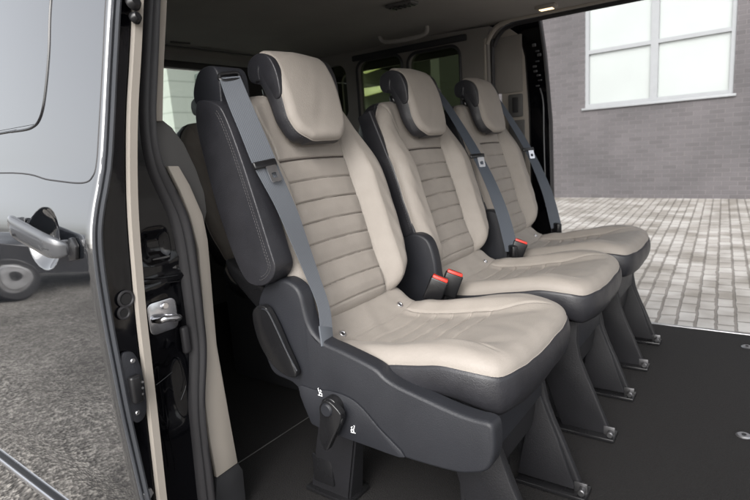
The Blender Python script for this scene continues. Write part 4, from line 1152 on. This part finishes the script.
# parked hatchback in the yard: it is mirrored in the glossy door
cr = empty('parked_car', (-6.9, -3.55, -.5), 'dark grey parked car mirrored in the glossy sliding door of the van', 'car')
cr.rotation_euler = (0, 0, R(78))
CARP = mat('car_paint', (.035, .035, .04), .2, coat=1)
bm = bmesh.new()
prof = [(-2.1, .35), (-2.12, .62), (-2.0, .86), (-1.75, .95), (-1.2, 1.40), (-.6, 1.50), (.3, 1.47), (1.05, 1.02), (1.9, .84), (2.1, .62), (2.12, .32)]
sp_ = spline([(x, 0, z) for x, z in prof], 3)
secs = []
for yy, sc in ((-.84, .0), (-.80, .5), (-.70, .85), (-.4, .98), (0, 1), (.4, .98), (.70, .85), (.80, .5), (.84, .0)):
    secs.append([bm.verts.new((p.x*(.97+.03*sc), yy, .30+(p.z-.30)*(1 if p.z < .9 else (.9-.30+(p.z-.9)*(sc if sc > 0 else 0))/(p.z-.30)))) for p in sp_])
for a, b in zip(secs, secs[1:]):
    for k in range(len(sp_)-1): bm.faces.new((a[k], a[k+1], b[k+1], b[k]))
bm.faces.new(secs[0]); bm.faces.new(secs[-1][::-1])
bmesh.ops.triangulate(bm, faces=bm.faces[-2:])
obj('body', bm, CARP, cr, ang=50)
for s in (-1, 1):
    bm = bmesh.new(); P = [(-1.35, .98), (-1.0, 1.32), (.25, 1.38), (.78, 1.02)]
    prism(bm, [Vector((x, s*(.80 if z > 1.1 else .835), z)) for x, z in P], Vector((0, s*.012, 0)), .004, 1); obj('side_window', bm, BLKP, cr)
    for x in (-1.3, 1.3):
        bm = bmesh.new(); cyl(bm, (x, s*.64, .32), (x, s*.86, .32), .32, n=40, bev=.04); w_ = obj('wheel', bm, RUBBER, cr)
        bm = bmesh.new(); cyl(bm, (x, s*.85, .32), (x, s*.872, .32), .20, .17, n=40, bev=.01); rm = obj('rim', bm, ZINC, w_)
        bm = bmesh.new(); cyl(bm, (x, s*.87, .32), (x, s*.878, .32), .07, n=20); obj('hub', bm, BLKP, w_)
    bm = bmesh.new(); box(bm, -2.14, -2.02, s*.66-.12, s*.66+.12, .66, .86, .03); obj('tail_light', bm, RED, cr)
    bm = bmesh.new(); box(bm, 2.0, 2.13, s*.62-.14, s*.62+.14, .60, .76, .03); obj('headlight', bm, CHROME, cr)

# ================================================================== LIGHT
W = bpy.data.worlds.new('World'); scene.world = W; W.use_nodes = True
n = W.node_tree.nodes; l = W.node_tree.links; bg = n['Background']
sky = n.new('ShaderNodeTexSky'); sky.sky_type = 'NISHITA'; sky.sun_disc = False
SE, SA = R(38), R(163)
sky.sun_elevation = SE; sky.air_density = 1.0; sky.dust_density = 4.0; sky.ozone_density = 1.0
hs2 = n.new('ShaderNodeHueSaturation'); hs2.inputs['Saturation'].default_value = .2; hs2.inputs['Value'].default_value = 1.25
l.new(sky.outputs[0], hs2.inputs['Color']); l.new(hs2.outputs[0], bg.inputs['Color'])
bg.inputs['Strength'].default_value = .15
sun = bpy.data.lights.new('sun', 'SUN'); so_ = bpy.data.objects.new('sun', sun); COL.objects.link(so_)
sun.energy = .5; sun.angle = R(70); sun.color = (1, .975, .94)
sdir = Vector((math.sin(SA)*math.cos(SE), math.cos(SA)*math.cos(SE), math.sin(SE)))   # towards the sun
so_.rotation_euler = sdir.to_track_quat('Z', 'Y').to_euler()
sky.sun_rotation = SA
scene.view_settings.view_transform = 'Standard'; scene.view_settings.look = 'None'
scene.view_settings.exposure = 1.05
scene.cycles.max_bounces = 10; scene.cycles.diffuse_bounces = 6
